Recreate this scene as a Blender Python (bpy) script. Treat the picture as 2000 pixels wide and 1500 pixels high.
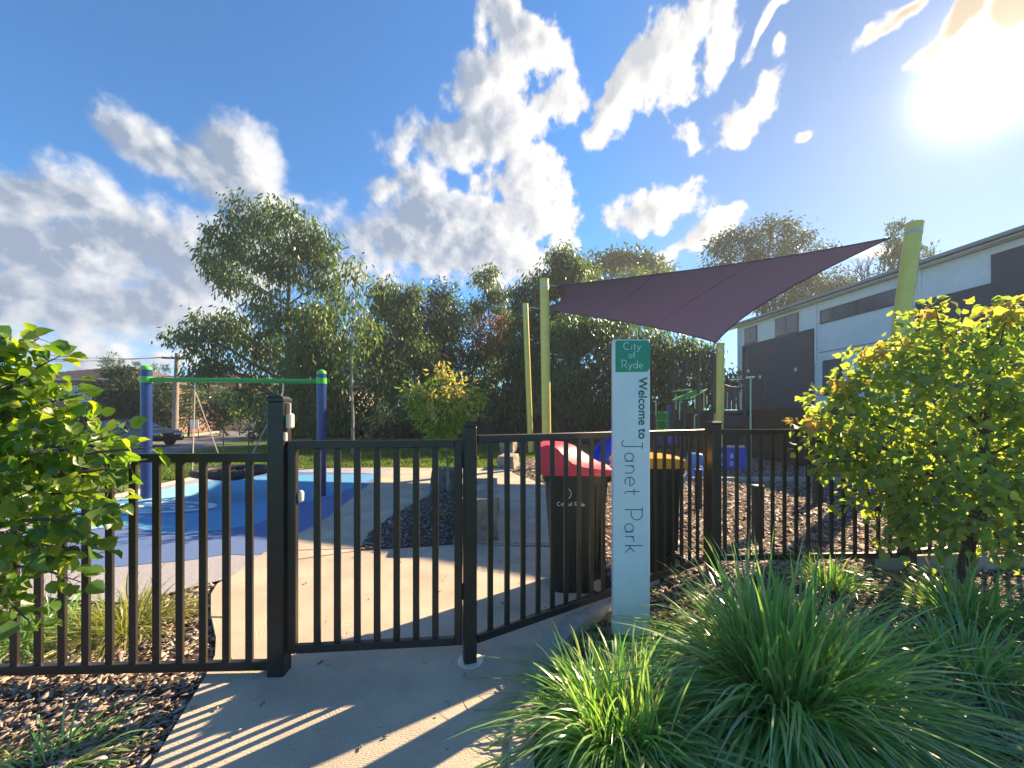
import bpy, math, random
import numpy as np
from mathutils import Vector, Matrix

# ------------------------------------------------------------------ camera, sky, sun, exposure
for o in list(bpy.data.objects): bpy.data.objects.remove(o)
SC = bpy.context.scene
COL = SC.collection
H, F, CX, HV = 1.45, 750.0, 1000.0, 817.0        # eye height; focal length, centre column and horizon row of the photo
cd = bpy.data.cameras.new('camera'); cam = bpy.data.objects.new('camera', cd); COL.objects.link(cam)
cam.location = (0, 0, H); cam.rotation_euler = (math.radians(90), 0, 0)
cd.sensor_width = 36; cd.lens = 36*F/2000; cd.shift_y = (HV-750)/2000; cd.clip_end = 3000; cd.clip_start = .02
SC.camera = cam
SC.view_settings.view_transform = 'Standard'; SC.view_settings.look = 'None'
SC.view_settings.exposure = 2.15; SC.view_settings.gamma = 1
SC.cycles.max_bounces = 8; SC.cycles.transmission_bounces = 6; SC.cycles.transparent_max_bounces = 8
SC.cycles.sample_clamp_indirect = 6; SC.cycles.use_denoising = True
SUN_AZ, SUN_EL = math.radians(51.2), math.radians(29.5)
SUN_DIR = Vector((math.sin(SUN_AZ)*math.cos(SUN_EL), math.cos(SUN_AZ)*math.cos(SUN_EL), math.sin(SUN_EL)))
ld = bpy.data.lights.new('sun', 'SUN'); sun = bpy.data.objects.new('sun', ld); COL.objects.link(sun)
ld.energy = 3.8; ld.angle = math.radians(.5); ld.color = (1, .75, .47)
sun.rotation_euler = (-SUN_DIR).to_track_quat('-Z', 'Y').to_euler(); sun.location = (20, 16, 30)

class NT:
    """small helper for writing node trees"""
    def __init__(s, nt): s.nt = nt
    def n(s, t, **kw):
        nd = s.nt.nodes.new(t)
        for k, v in kw.items():
            if k == 'inp':
                for i, val in v.items():
                    if isinstance(val, bpy.types.NodeSocket): s.nt.links.new(val, nd.inputs[i])
                    else: nd.inputs[i].default_value = val
            else: setattr(nd, k, v)
        return nd
    def m(s, op, a, b=None, c=None, clamp=False):
        d = {0: a}
        if b is not None: d[1] = b
        if c is not None: d[2] = c
        return s.n('ShaderNodeMath', operation=op, use_clamp=clamp, inp=d).outputs[0]
    def v(s, op, a, b=None, out=0):
        d = {0: a}
        if b is not None: d[1] = b
        return s.n('ShaderNodeVectorMath', operation=op, inp=d).outputs[out]
    def mix(s, fac, a, b, blend='MIX'):
        return s.n('ShaderNodeMix', data_type='RGBA', blend_type=blend, inp={0: fac, 6: a, 7: b}).outputs[2]
    def sstep(s, x, lo, hi):
        return s.n('ShaderNodeMapRange', interpolation_type='SMOOTHSTEP', inp={0: x, 1: lo, 2: hi, 3: 0., 4: 1.}).outputs[0]

def azel(u, v):
    du, dv = u-CX, HV-v
    return math.atan2(du, F), math.atan2(dv, math.hypot(F, du))

# every cloud lump: where it stands in the sky (as seen from the camera spot) and its size, turn and weight
CLOUDS = [
 (1010,90,75,95,-15,1.1),(960,180,80,70,0,1.1),(1075,90,50,70,0,.8),(900,260,130,50,8,1.),(990,260,80,60,0,1.),(1090,200,60,70,30,.75),
 (745,370,45,45,0,.85),(840,360,50,50,0,.9),(900,420,150,70,0,1.1),(1060,400,60,90,20,.9),(800,470,150,70,0,.9),(950,500,140,70,0,1.),
 (700,520,90,60,0,.6),(1000,330,80,60,0,.8),(1080,490,50,60,0,.6),
 (1220,170,90,60,35,1.),(1300,90,120,75,35,1.1),(1390,50,90,60,40,.9),(1190,230,50,40,40,.7),(1510,35,90,28,20,.75),
 (1530,110,32,26,30,.62),(1440,225,90,48,8,.82),(1330,275,50,26,-40,.55),(1570,262,20,16,0,.5),
 (1285,405,100,42,-6,.85),(1390,460,100,32,12,.75),(1310,490,90,16,10,.6),(1720,470,60,14,8,.4),
 (1880,40,110,34,32,.95),(1985,35,70,60,20,1.25),(1765,15,90,26,15,.65),
 (270,260,90,55,-25,1.),(360,320,110,60,-15,1.1),(470,320,90,70,-20,1.1),(510,390,80,60,0,1.),(60,360,130,55,-10,1.1),
 (200,400,150,70,-15,1.2),(120,480,220,90,-10,1.3),(330,490,200,90,-8,1.2),(60,580,200,70,0,1.),(300,600,220,80,0,.9),
 (450,500,120,90,0,1.),(210,690,200,40,0,.7),(590,375,30,14,0,.4),(200,205,26,12,0,.35),(600,450,80,50,0,.6),
 (-250,420,240,150,0,1.1),(-600,250,300,160,0,1.),
]
W = bpy.data.worlds.new('World'); SC.world = W; W.use_nodes = True
W.cycles.sampling_method = 'MANUAL'; W.cycles.sample_map_resolution = 512
wt = W.node_tree; wt.nodes.clear(); w = NT(wt)
gd = bpy.data.node_groups.new('cloud_density', 'ShaderNodeTree')
gd.interface.new_socket('P', in_out='INPUT', socket_type='NodeSocketVector')
gd.interface.new_socket('D', in_out='OUTPUT', socket_type='NodeSocketFloat')
g = NT(gd); gi = g.n('NodeGroupInput'); go = g.n('NodeGroupOutput'); gp = gi.outputs[0]
wn = g.n('ShaderNodeTexNoise', inp={'Vector': gp, 'Scale': 5.5, 'Detail': 3.})
wv = g.v('MULTIPLY', g.v('SUBTRACT', wn.outputs['Color'], (.5, .5, .5)), (.18, .14, 0))
pw = g.v('MULTIPLY', g.v('ADD', gp, wv), (1, 1, 0))
acc = None
for (u, v, ru, rv, rot, wgt) in CLOUDS:
    c = azel(u, v); a1 = azel(u+ru, v); a2 = azel(u, v-rv)
    sx = max(.012, math.hypot(a1[0]-c[0], a1[1]-c[1])); sy = max(.012, math.hypot(a2[0]-c[0], a2[1]-c[1]))
    ca_, sa_ = math.cos(math.radians(rot)), math.sin(math.radians(rot)); sx *= 1.15; sy *= 1.15
    dd = g.v('SUBTRACT', pw, (c[0], c[1], 0))
    qx = g.v('DOT_PRODUCT', dd, (ca_/sx, sa_/sx, 0), out=1); qy = g.v('DOT_PRODUCT', dd, (-sa_/sy, ca_/sy, 0), out=1)
    ln = g.m('SQRT', g.m('MULTIPLY_ADD', qy, qy, g.m('MULTIPLY', qx, qx)))
    val = g.m('MULTIPLY_ADD', ln, -wgt, wgt)
    acc = val if acc is None else g.m('SMOOTH_MAX', acc, val, .22)
f1 = g.n('ShaderNodeTexNoise', inp={'Vector': gp, 'Scale': 15., 'Detail': 8., 'Roughness': .6})
f2 = g.n('ShaderNodeTexNoise', inp={'Vector': gp, 'Scale': 5., 'Detail': 4., 'Roughness': .5})
d = g.m('ADD', acc, g.m('MULTIPLY', g.m('SUBTRACT', f1.outputs[0], .53), 1.75))
d = g.m('ADD', d, g.m('MULTIPLY', g.m('SUBTRACT', f2.outputs[0], .5), .7))
gd.links.new(d, go.inputs[0])

tc = w.n('ShaderNodeTexCoord'); dirv = w.v('NORMALIZE', tc.outputs['Generated'])
sp = w.n('ShaderNodeSeparateXYZ', inp={0: dirv})
az = w.m('ARCTAN2', sp.outputs[0], sp.outputs[1]); el = w.m('ARCSINE', sp.outputs[2])
pp = w.n('ShaderNodeCombineXYZ', inp={0: az, 1: el}).outputs[0]
back = w.sstep(sp.outputs[1], .0, -.5)        # unseen bright cloud bank added behind the camera as fill light
def dens(vec):
    q = w.n('ShaderNodeGroup', node_tree=gd, inp={0: vec}); return q.outputs[0]
D0 = w.m('MULTIPLY_ADD', back, .9, dens(pp))
tos = w.v('NORMALIZE', w.v('SUBTRACT', (SUN_AZ, SUN_EL, 0), pp))
D1 = dens(w.v('ADD', pp, w.v('MULTIPLY', tos, (.022, .022, 0))))
D2 = dens(w.v('ADD', pp, w.v('MULTIPLY', tos, (.075, .075, 0))))
soft = w.sstep(az, .05, -.45)
alpha = w.n('ShaderNodeMapRange', interpolation_type='SMOOTHSTEP', inp={0: D0, 1: w.m('MULTIPLY_ADD', soft, -.14, -.04), 2: w.m('MULTIPLY_ADD', soft, .26, .26)}).outputs[0]
slope = w.m('ADD', w.m('MULTIPLY', w.m('SUBTRACT', D0, D1), 1.5), w.m('MULTIPLY', w.m('SUBTRACT', D0, D2), .6))
thick = w.sstep(D0, .1, 1.0)
lit = w.m('ADD', w.m('SUBTRACT', w.m('MULTIPLY_ADD', soft, -.14, .84), w.m('MULTIPLY', thick, .78)), w.m('MULTIPLY', slope, 1.0), clamp=True)
sky = w.n('ShaderNodeTexSky', sky_type='NISHITA', sun_disc=False, sun_elevation=SUN_EL, sun_rotation=SUN_AZ,
          altitude=50, air_density=1.0, dust_density=.05, ozone_density=2.5)
SKY_TINT = (.30, .75, 1.05, 1)
cs = w.v('DOT_PRODUCT', dirv, tuple(SUN_DIR), out=1); cs = w.m('MAXIMUM', cs, 0.)
skyc = w.mix(1.0, sky.outputs[0], w.mix(w.sstep(cs, .80, 1.), SKY_TINT, (.62, .66, .70, 1)), 'MULTIPLY')
glow = w.m('ADD', w.m('MULTIPLY', w.m('POWER', cs, 700.), 5.), w.m('MULTIPLY', w.m('POWER', cs, 80.), .40))
glow = w.m('MULTIPLY', glow, w.m('MULTIPLY_ADD', w.m('MULTIPLY', alpha, w.sstep(D0, .0, .5)), -.8, 1.))
glowc = w.mix(1.0, (1, .90, .70, 1), w.n('ShaderNodeCombineColor', inp={0: glow, 1: glow, 2: glow}).outputs[0], 'MULTIPLY')
cloudc = w.mix(lit, (1.40, 1.80, 2.45, 1), (4.5, 4.5, 4.5, 1))
warm = w.sstep(cs, .55, 1.)
cloudc = w.mix(w.m('MULTIPLY', warm, .35), cloudc, (6.5, 5.9, 5.0, 1))
nearsun = w.m('MULTIPLY', w.sstep(cs, .965, .99), w.sstep(D0, .05, .5))
cloudc = w.mix(nearsun, cloudc, (3.7, 3.0, 2.1, 1))
cloudc = w.v('MULTIPLY', cloudc, w.n('ShaderNodeCombineXYZ', inp={0: w.m('MULTIPLY_ADD', back, 5.2, 1.), 1: w.m('MULTIPLY_ADD', back, 5.6, 1.), 2: w.m('MULTIPLY_ADD', back, 5.9, 1.)}).outputs[0])
horiz = w.sstep(el, .34, .02)
skyc = w.mix(w.m('MULTIPLY', horiz, .28), skyc, (2.6, 3.4, 4.4, 1))
allc = w.mix(w.m('MULTIPLY', alpha, .97), skyc, cloudc)
allc = w.v('ADD', allc, w.v('MULTIPLY', glowc, (2.4, 2.4, 2.4)))
bg = w.n('ShaderNodeBackground', inp={0: allc, 1: .05})
wo = w.n('ShaderNodeOutputWorld', inp={0: bg.outputs[0]})

# ------------------------------------------------------------------ helpers
RN = random.Random(7); NR = np.random.default_rng(11)
def G(u, v, z=0.0):
    Y = (H-z)*F/(v-HV); return Vector(((u-CX)/F*Y, Y, z))
def P(u, v, Y): return Vector(((u-CX)/F*Y, Y, H-(v-HV)/F*Y))

def thing(name, label, cat, loc=(0, 0, 0), group=None, kind=None):
    o = bpy.data.objects.new(name, None); COL.objects.link(o); o.location = loc; o.empty_display_size = .2
    tag(o, label, cat, group, kind); return o
def tag(o, label=None, cat=None, group=None, kind=None):
    if label: o['label'] = label
    if cat: o['category'] = cat
    if group: o['group'] = group
    if kind: o['kind'] = kind
    return o
def root_of(p):
    v = Vector((0, 0, 0))
    while p is not None: v += p.location; p = p.parent
    return v
def link_mesh(name, me, mat, parent=None, smooth=False, mats=None):
    o = bpy.data.objects.new(name, me); COL.objects.link(o)
    for m_ in (mats or [mat]): me.materials.append(m_)
    if parent is not None: o.parent = parent
    if smooth and len(me.polygons):
        me.polygons.foreach_set('use_smooth', np.ones(len(me.polygons), bool))
    return o
def mesh_np(name, V, quads=None, tris=None, mat=None, parent=None, smooth=False, off=None):
    V = np.asarray(V, np.float64)
    if parent is not None: V = V - np.array(root_of(parent))
    q = np.zeros((0, 4), int) if quads is None else np.asarray(quads, int)
    t = np.zeros((0, 3), int) if tris is None else np.asarray(tris, int)
    me = bpy.data.meshes.new(name)
    me.vertices.add(len(V)); me.vertices.foreach_set('co', V.astype(np.float32).ravel())
    li = np.concatenate([q.ravel(), t.ravel()]).astype(np.int32)
    me.loops.add(len(li)); me.loops.foreach_set('vertex_index', li)
    st = np.concatenate([np.arange(len(q))*4, len(q)*4+np.arange(len(t))*3]).astype(np.int32)
    me.polygons.add(len(st)); me.polygons.foreach_set('loop_start', st)
    me.update(calc_edges=True); me.validate()
    return link_mesh(name, me, mat, parent, smooth)

class MB:
    """collects shapes and links them as one mesh object"""
    def __init__(s): s.v = []; s.f = []; s.mi = []; s.cur = 0
    def add(s, vs, fs):
        b = len(s.v); s.v += [Vector(x) for x in vs]
        for f in fs: s.f.append([b+i for i in f]); s.mi.append(s.cur)
        return s
    def obox(s, c, hx, hy, hz, bev=0.0):
        """box with centre c and half-axis vectors; bev chamfers the edges"""
        c, hx, hy, hz = Vector(c), Vector(hx), Vector(hy), Vector(hz)
        if bev <= 0:
            vs = [c+i*hx+j*hy+k*hz for i in (-1, 1) for j in (-1, 1) for k in (-1, 1)]
            return s.add(vs, [(0, 1, 3, 2), (4, 6, 7, 5), (0, 4, 5, 1), (2, 3, 7, 6), (0, 2, 6, 4), (1, 5, 7, 3)])
        L = [hx.length, hy.length, hz.length]; U = [hx.normalized(), hy.normalized(), hz.normalized()]
        bev = min(bev, .45*min(L)); vs = []; idx = {}
        for i in (-1, 1):
            for j in (-1, 1):
                for k in (-1, 1):
                    sg = (i, j, k)
                    for ax in range(3):
                        p = c.copy()
                        for a in range(3): p += U[a]*sg[a]*(L[a] if a == ax else L[a]-bev)
                        idx[(i, j, k, ax)] = len(vs); vs.append(p)
        fs = []
        for ax in range(3):
            o1, o2 = [a for a in range(3) if a != ax]
            for sg in (-1, 1):
                q = []
                for (x, y) in ((-1, -1), (1, -1), (1, 1), (-1, 1)):
                    t = [0, 0, 0]; t[ax] = sg; t[o1] = x; t[o2] = y; q.append(idx[(t[0], t[1], t[2], ax)])
                fs.append(q)
        for a in range(3):
            o1, o2 = [x for x in range(3) if x != a]
            for x in (-1, 1):
                for y in (-1, 1):
                    def k(av, ax):
                        t = [0, 0, 0]; t[a] = av; t[o1] = x; t[o2] = y; return idx[(t[0], t[1], t[2], ax)]
                    fs.append([k(-1, o1), k(1, o1), k(1, o2), k(-1, o2)])
        for i in (-1, 1):
            for j in (-1, 1):
                for k_ in (-1, 1): fs.append([idx[(i, j, k_, a)] for a in range(3)])
        return s.add(vs, fs)
    def box(s, x0, x1, y0, y1, z0, z1, bev=0.0):
        return s.obox(((x0+x1)/2, (y0+y1)/2, (z0+z1)/2), ((x1-x0)/2, 0, 0), (0, (y1-y0)/2, 0), (0, 0, (z1-z0)/2), bev)
    def tube(s, pts, r, n=8, caps=True):
        pts = [Vector(p) for p in pts]
        rs = r if isinstance(r, (list, tuple)) else [r]*len(pts)
        base = len(s.v); prev = None
        for i, p in enumerate(pts):
            t = (pts[min(i+1, len(pts)-1)]-pts[max(i-1, 0)]).normalized()
            a = prev if prev is not None else (Vector((0, 0, 1)) if abs(t.z) < .9 else Vector((1, 0, 0)))
            a = (a-t*a.dot(t)); a = a.normalized() if a.length > 1e-6 else t.orthogonal().normalized()
            prev = a; b = t.cross(a)
            for k in range(n):
                an = 2*math.pi*k/n; s.v.append(p+(a*math.cos(an)+b*math.sin(an))*rs[i])
        for i in range(len(pts)-1):
            for k in range(n):
                s.f.append([base+i*n+k, base+i*n+(k+1) % n, base+(i+1)*n+(k+1) % n, base+(i+1)*n+k]); s.mi.append(s.cur)
        if caps:
            s.f.append([base+k for k in reversed(range(n))]); s.mi.append(s.cur)
            s.f.append([base+(len(pts)-1)*n+k for k in range(n)]); s.mi.append(s.cur)
        return s
    def prism(s, poly, z0, z1):
        n = len(poly); vs = [(p[0], p[1], z0) for p in poly]+[(p[0], p[1], z1) for p in poly]
        fs = [list(range(n-1, -1, -1)), list(range(n, 2*n))]+[[i, (i+1) % n, n+(i+1) % n, n+i] for i in range(n)]
        return s.add(vs, fs)
    def poly(s, pts): return s.add(pts, [list(range(len(pts)))])
    def lathe(s, c, prof, n=16):
        c = Vector(c); base = len(s.v); m_ = len(prof)
        for (r, z) in prof:
            for k in range(n):
                a = 2*math.pi*k/n; s.v.append(c+Vector((r*math.cos(a), r*math.sin(a), z)))
        for i in range(m_-1):
            for k in range(n):
                s.f.append([base+i*n+k, base+i*n+(k+1) % n, base+(i+1)*n+(k+1) % n, base+(i+1)*n+k]); s.mi.append(s.cur)
        s.f.append([base+k for k in reversed(range(n))]); s.mi.append(s.cur)
        s.f.append([base+(m_-1)*n+k for k in range(n)]); s.mi.append(s.cur)
        return s
    def build(s, name, mat, parent=None, smooth=False):
        off = root_of(parent) if parent is not None else Vector((0, 0, 0))
        me = bpy.data.meshes.new(name)
        me.from_pydata([tuple(x-off) for x in s.v], [], s.f); me.update()
        mats = mat if isinstance(mat, list) else [mat]
        o = link_mesh(name, me, None, parent, smooth, mats)
        if len(mats) > 1: me.polygons.foreach_set('material_index', np.array(s.mi, np.int32))
        if smooth:
            try: me.set_sharp_from_angle(angle=math.radians(40))
            except Exception: pass
        return o
def kids(o): return [c for c in bpy.data.objects if c.parent == o]
def copy_tree(o, parent=None):
    c = o.copy(); COL.objects.link(c); c.parent = parent
    for ch in kids(o):
        if ch != c: copy_tree(ch, c)
    return c

# ------------------------------------------------------------------ materials
def pm(name, col, rough=.6, col2=None, nscale=6, bump=0., bscale=60, metal=0., spec=.5, detail=6, clearcoat=0., lo=.35, hi=.65, stretch=None):
    m_ = bpy.data.materials.new(name); m_.use_nodes = True; t = m_.node_tree; t.nodes.clear(); k = NT(t)
    tcn = k.n('ShaderNodeTexCoord').outputs['Object']
    if stretch: tcn = k.n('ShaderNodeMapping', inp={0: tcn, 3: stretch}).outputs[0]
    b = k.n('ShaderNodeBsdfPrincipled', inp={'Roughness': rough, 'Metallic': metal, 'Specular IOR Level': spec, 'Coat Weight': clearcoat})
    c1 = (*col, 1); c2 = (*(col2 or tuple(x*.82 for x in col)), 1)
    nz = k.n('ShaderNodeTexNoise', inp={'Vector': tcn, 'Scale': nscale, 'Detail': detail, 'Roughness': .6})
    fac = k.n('ShaderNodeMapRange', inp={0: nz.outputs[0], 1: lo, 2: hi}).outputs[0]
    cc = k.mix(fac, c1, c2); t.links.new(cc, b.inputs['Base Color'])
    if bump > 0:
        bz = k.n('ShaderNodeTexNoise', inp={'Vector': tcn, 'Scale': bscale, 'Detail': 5., 'Roughness': .65})
        bp = k.n('ShaderNodeBump', inp={'Strength': min(1., bump), 'Distance': .02, 'Height': bz.outputs[0]})
        t.links.new(bp.outputs[0], b.inputs['Normal'])
    k.n('ShaderNodeOutputMaterial', inp={0: b.outputs[0]})
    return m_
def leafmat(name, cols, trans=.45, rough=.45, spec=.4, tint=(1.0, 1.15, .35)):
    """leaf: each leaf island takes its own colour between cols; light passes through it"""
    m_ = bpy.data.materials.new(name); m_.use_nodes = True; t = m_.node_tree; t.nodes.clear(); k = NT(t)
    rnd = k.n('ShaderNodeNewGeometry').outputs['Random Per Island']
    cr = k.n('ShaderNodeValToRGB', inp={0: rnd}); e = cr.color_ramp.elements
    for i, c in enumerate(cols):
        pos = i/(max(1, len(cols)-1)); el_ = e[i] if i < 2 else e.new(pos)
        el_.position = pos; el_.color = (*c, 1)
    b = k.n('ShaderNodeBsdfPrincipled', inp={'Base Color': cr.outputs[0], 'Roughness': rough, 'Specular IOR Level': spec})
    tcol = k.mix(1., cr.outputs[0], (*[x*1.6 for x in tint], 1), 'MULTIPLY')
    tr = k.n('ShaderNodeBsdfTranslucent', inp={0: tcol})
    mx = k.n('ShaderNodeMixShader', inp={0: trans, 1: b.outputs[0], 2: tr.outputs[0]})
    k.n('ShaderNodeOutputMaterial', inp={0: mx.outputs[0]})
    return m_

M = {}
M['fence'] = pm('black_powder_coat', (.018, .016, .0145), .38, (.026, .023, .020), 9, .06, 200, spec=.5)
def concretemat():
    m_ = bpy.data.materials.new('brushed_concrete'); m_.use_nodes = True; t = m_.node_tree; t.nodes.clear(); k = NT(t)
    tcn = k.n('ShaderNodeTexCoord').outputs['Object']
    n1 = k.n('ShaderNodeTexNoise', inp={'Vector': tcn, 'Scale': 1.6, 'Detail': 6., 'Roughness': .6}).outputs[0]
    n2 = k.n('ShaderNodeTexNoise', inp={'Vector': tcn, 'Scale': 95., 'Detail': 3., 'Roughness': .7}).outputs[0]
    wp = k.v('ADD', tcn, k.v('MULTIPLY', k.n('ShaderNodeTexNoise', inp={'Vector': tcn, 'Scale': 2.2, 'Detail': 2.}).outputs['Color'], (.55, .55, 0)))
    wv_ = k.n('ShaderNodeTexWave', wave_type='RINGS', inp={'Vector': wp, 'Scale': 26., 'Distortion': 3.5, 'Detail': 3., 'Detail Scale': 3.}).outputs['Fac']
    c = k.mix(k.sstep(n1, .3, .72), (.54, .46, .35, 1), (.37, .32, .25, 1))
    c = k.mix(k.m('MULTIPLY', k.sstep(n2, .5, .72), .5), c, (.20, .185, .165, 1))
    spots = k.n('ShaderNodeTexVoronoi', inp={'Vector': tcn, 'Scale': 5.5}).outputs['Distance']
    c = k.mix(k.m('MULTIPLY', k.m('SUBTRACT', 1., k.sstep(spots, .03, .06)), .55), c, (.12, .11, .10, 1))
    hgt = k.m('ADD', k.m('MULTIPLY', n2, .9), k.m('MULTIPLY', wv_, .22))
    bp = k.n('ShaderNodeBump', inp={'Strength': .55, 'Distance': .010, 'Height': hgt})
    b_ = k.n('ShaderNodeBsdfPrincipled', inp={'Base Color': c, 'Roughness': .85, 'Normal': bp.outputs[0]})
    k.n('ShaderNodeOutputMaterial', inp={0: b_.outputs[0]}); return m_
M['concrete'] = concretemat()
M['joint'] = pm('joint_gap', (.06, .055, .05), .9)
M['kerb'] = pm('kerb_concrete', (.46, .42, .36), .9, (.30, .28, .24), 5, .6, 60)
M['mulch'] = pm('mulch_bed_soil', (.11, .072, .05), .95, (.045, .032, .026), 14, 1., 45)
M['chips'] = None
M['lawn'] = pm('lawn_turf', (.11, .165, .035), .95, (.07, .12, .025), 1.3, 1., 40, detail=12)
M['asphalt'] = pm('asphalt', (.17, .17, .185), .8, (.13, .13, .14), 4, .3, 80)
M['rub_lav'] = pm('rubber_lavender', (.42, .41, .44), .82, (.30, .295, .33), 55, .7, 110, lo=.38, hi=.62)
M['rub_dark'] = pm('rubber_dark_blue', (.12, .20, .42), .8, (.085, .15, .33), 55, .7, 110, lo=.38, hi=.62)
M['rub_blue'] = pm('rubber_blue', (.11, .36, .60), .8, (.08, .29, .52), 55, .7, 110, lo=.38, hi=.62)
M['rub_cyan'] = pm('rubber_cyan', (.28, .60, .72), .8, (.24, .52, .66), 55, .7, 110, lo=.38, hi=.62)
M['rub_white'] = pm('rubber_white', (.75, .78, .78), .8)
M['sign_white'] = pm('sign_white', (.82, .82, .80), .32, (.74, .75, .74), 5, .03, 30, spec=.5)
M['sign_green'] = pm('sign_green', (.015, .26, .14), .35, (.02, .29, .165), 5)
M['ink_green'] = pm('ink_dark_green', (.012, .13, .085), .5)
M['ink'] = pm('ink_dark', (.03, .055, .06), .5)
M['ink_white'] = pm('ink_white', (.82, .85, .84), .5)
M['screw'] = pm('screw_steel', (.25, .22, .2), .4, metal=.6)
M['bin'] = pm('bin_dark_green', (.016, .022, .018), .42, (.024, .028, .022), 6, .08, 60)
M['bin_red'] = pm('bin_lid_red', (.72, .018, .07), .42, (.66, .016, .06), 6, spec=.9)
M['bin_yellow'] = pm('bin_lid_yellow', (.85, .42, .02), .3, (.78, .38, .02), 6, spec=.6)
M['rubber'] = pm('black_rubber', (.012, .012, .012), .7)
M['steel'] = pm('galvanised', (.55, .55, .55), .35, metal=.9)
M['plastic_white'] = pm('latch_cream_plastic', (.72, .66, .52), .35)
M['post_blue'] = pm('post_blue', (.012, .035, .15), .28, (.015, .045, .18), 5, .04, 60, spec=.6)
M['lime'] = pm('lime_green_paint', (.10, .52, .05), .3, (.09, .46, .05), 5)
M['green_steel'] = pm('green_paint', (.035, .34, .06), .35, (.03, .30, .06), 5)
M['pole_yellow'] = pm('shade_pole_yellow', (.78, .64, .13), .4, (.70, .56, .12), 3, .05, 30)
M['rope'] = pm('rope', (.42, .36, .30), .8)
M['basket'] = pm('basket_black', (.02, .02, .022), .6)
M['stone'] = pm('sandstone', (.40, .345, .27), .92, (.17, .15, .13), 5, 1., 14, detail=10)
M['stone2'] = pm('weathered_stone', (.20, .18, .16), .92, (.09, .085, .08), 6, 1., 14, detail=10)
M['timber'] = pm('dark_bollard_timber', (.05, .042, .036), .8, (.035, .03, .026), 10, .3, 60)
M['end_grain'] = pm('pale_cap', (.62, .58, .50), .7)
M['bark'] = pm('bark', (.12, .095, .075), .9, (.055, .045, .038), 12, .8, 30, stretch=(3, 3, .6))
M['bark_pale'] = pm('pale_gum_bark', (.34, .30, .26), .85, (.17, .14, .12), 7, .5, 30, stretch=(3, 3, .6))
M['house_white'] = pm('white_render', (.84, .83, .81), .8, (.77, .76, .75), 3, .08, 60)
M['house_dark'] = pm('charcoal_cladding', (.058, .072, .100), .75, (.048, .060, .084), 4, .1, 50)
M['gutter'] = pm('grey_gutter', (.34, .335, .33), .5)
M['roofmetal'] = pm('grey_roof', (.20, .20, .21), .5)
M['glass'] = pm('window_glass', (.09, .11, .14), .08, (.13, .15, .18), 1.5, spec=.9)
M['frame_dark'] = pm('dark_window_frame', (.06, .055, .055), .5)
M['paling'] = pm('dark_timber_paling', (.045, .038, .036), .85, (.03, .026, .025), 8, .3, 40, stretch=(8, 8, .5))
M['tiles'] = pm('brown_roof_tile', (.14, .085, .065), .8, (.09, .06, .05), 3, .5, 20, stretch=(1, 1, 8))
M['brick'] = pm('house_brick', (.27, .16, .115), .9, (.19, .11, .08), 5, .3, 30)
M['cream'] = pm('cream_render', (.55, .45, .36), .85, (.48, .39, .30), 3, .1, 30)
M['paint_dark'] = pm('car_paint', (.012, .013, .015), .3, spec=.4, clearcoat=.3)
M['headlight'] = pm('lamp_lens', (.6, .6, .6), .1)
M['play_blue'] = pm('play_blue', (.02, .09, .55), .35, (.02, .08, .48), 4)
M['play_light_blue'] = pm('play_light_blue', (.06, .24, .72), .35)
M['pale_green'] = pm('pale_green_paint', (.42, .60, .42), .4)
M['play_dark'] = pm('play_charcoal', (.045, .05, .058), .55)
M['tan'] = pm('tan_panel', (.5, .40, .22), .6)
def sailmat():
    m_ = bpy.data.materials.new('shade_cloth_purple'); m_.use_nodes = True; t = m_.node_tree; t.nodes.clear(); k = NT(t)
    tcn = k.n('ShaderNodeTexCoord').outputs['Object']
    wv_ = k.n('ShaderNodeTexNoise', inp={'Vector': tcn, 'Scale': 30., 'Detail': 4.})
    c = k.mix(wv_.outputs[0], (.044, .054, .100, 1), (.056, .066, .120, 1))
    b = k.n('ShaderNodeBsdfPrincipled', inp={'Base Color': c, 'Roughness': .8})
    tr = k.n('ShaderNodeBsdfTranslucent', inp={0: (.036, .034, .080, 1)})
    mx = k.n('ShaderNodeMixShader', inp={0: .4, 1: b.outputs[0], 2: tr.outputs[0]})
    k.n('ShaderNodeOutputMaterial', inp={0: mx.outputs[0]}); return m_
M['sail'] = sailmat()
def chipmat(name, cols):
    m_ = leafmat(name, cols, trans=0.0, rough=.85, spec=.2); return m_
M['chips'] = chipmat('bark_chip', [(.11, .088, .075), (.29, .225, .18), (.50, .41, .34), (.18, .14, .115), (.60, .52, .45)])
M['chips_grey'] = chipmat('weathered_bark_chip', [(.08, .068, .062), (.20, .165, .145), (.36, .31, .28), (.12, .10, .09), (.48, .43, .40)])
M['strap'] = leafmat('strap_leaf', [(.07, .20, .05), (.17, .36, .09), (.10, .26, .08), (.34, .48, .20), (.13, .30, .08), (.26, .40, .16), (.08, .22, .06), (.46, .42, .26)], .38, .25, 1.0, (1.1, 1.15, .4))
M['strap_dead'] = leafmat('dead_strap_leaf', [(.20, .15, .08), (.34, .27, .16), (.12, .09, .055), (.42, .36, .24)], .25, .6, .3, (1., .9, .7))
M['strap_dry'] = leafmat('dry_strap_leaf', [(.22, .25, .07), (.28, .30, .09), (.15, .21, .05), (.38, .34, .15)], .4, .4, .5, (1.1, 1.1, .5))
M['leaf_left'] = leafmat('broad_green_leaf', [(.05, .12, .03), (.10, .20, .035), (.06, .14, .03), (.22, .29, .06), (.08, .17, .03)], .52, .3, .6, (1.8, 1.6, .25))
M['leaf_maple'] = leafmat('maple_leaf', [(.10, .18, .075), (.17, .24, .08), (.11, .19, .09), (.27, .31, .10)], .56, .5, .35, (1.8, 1.65, .45))
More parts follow.
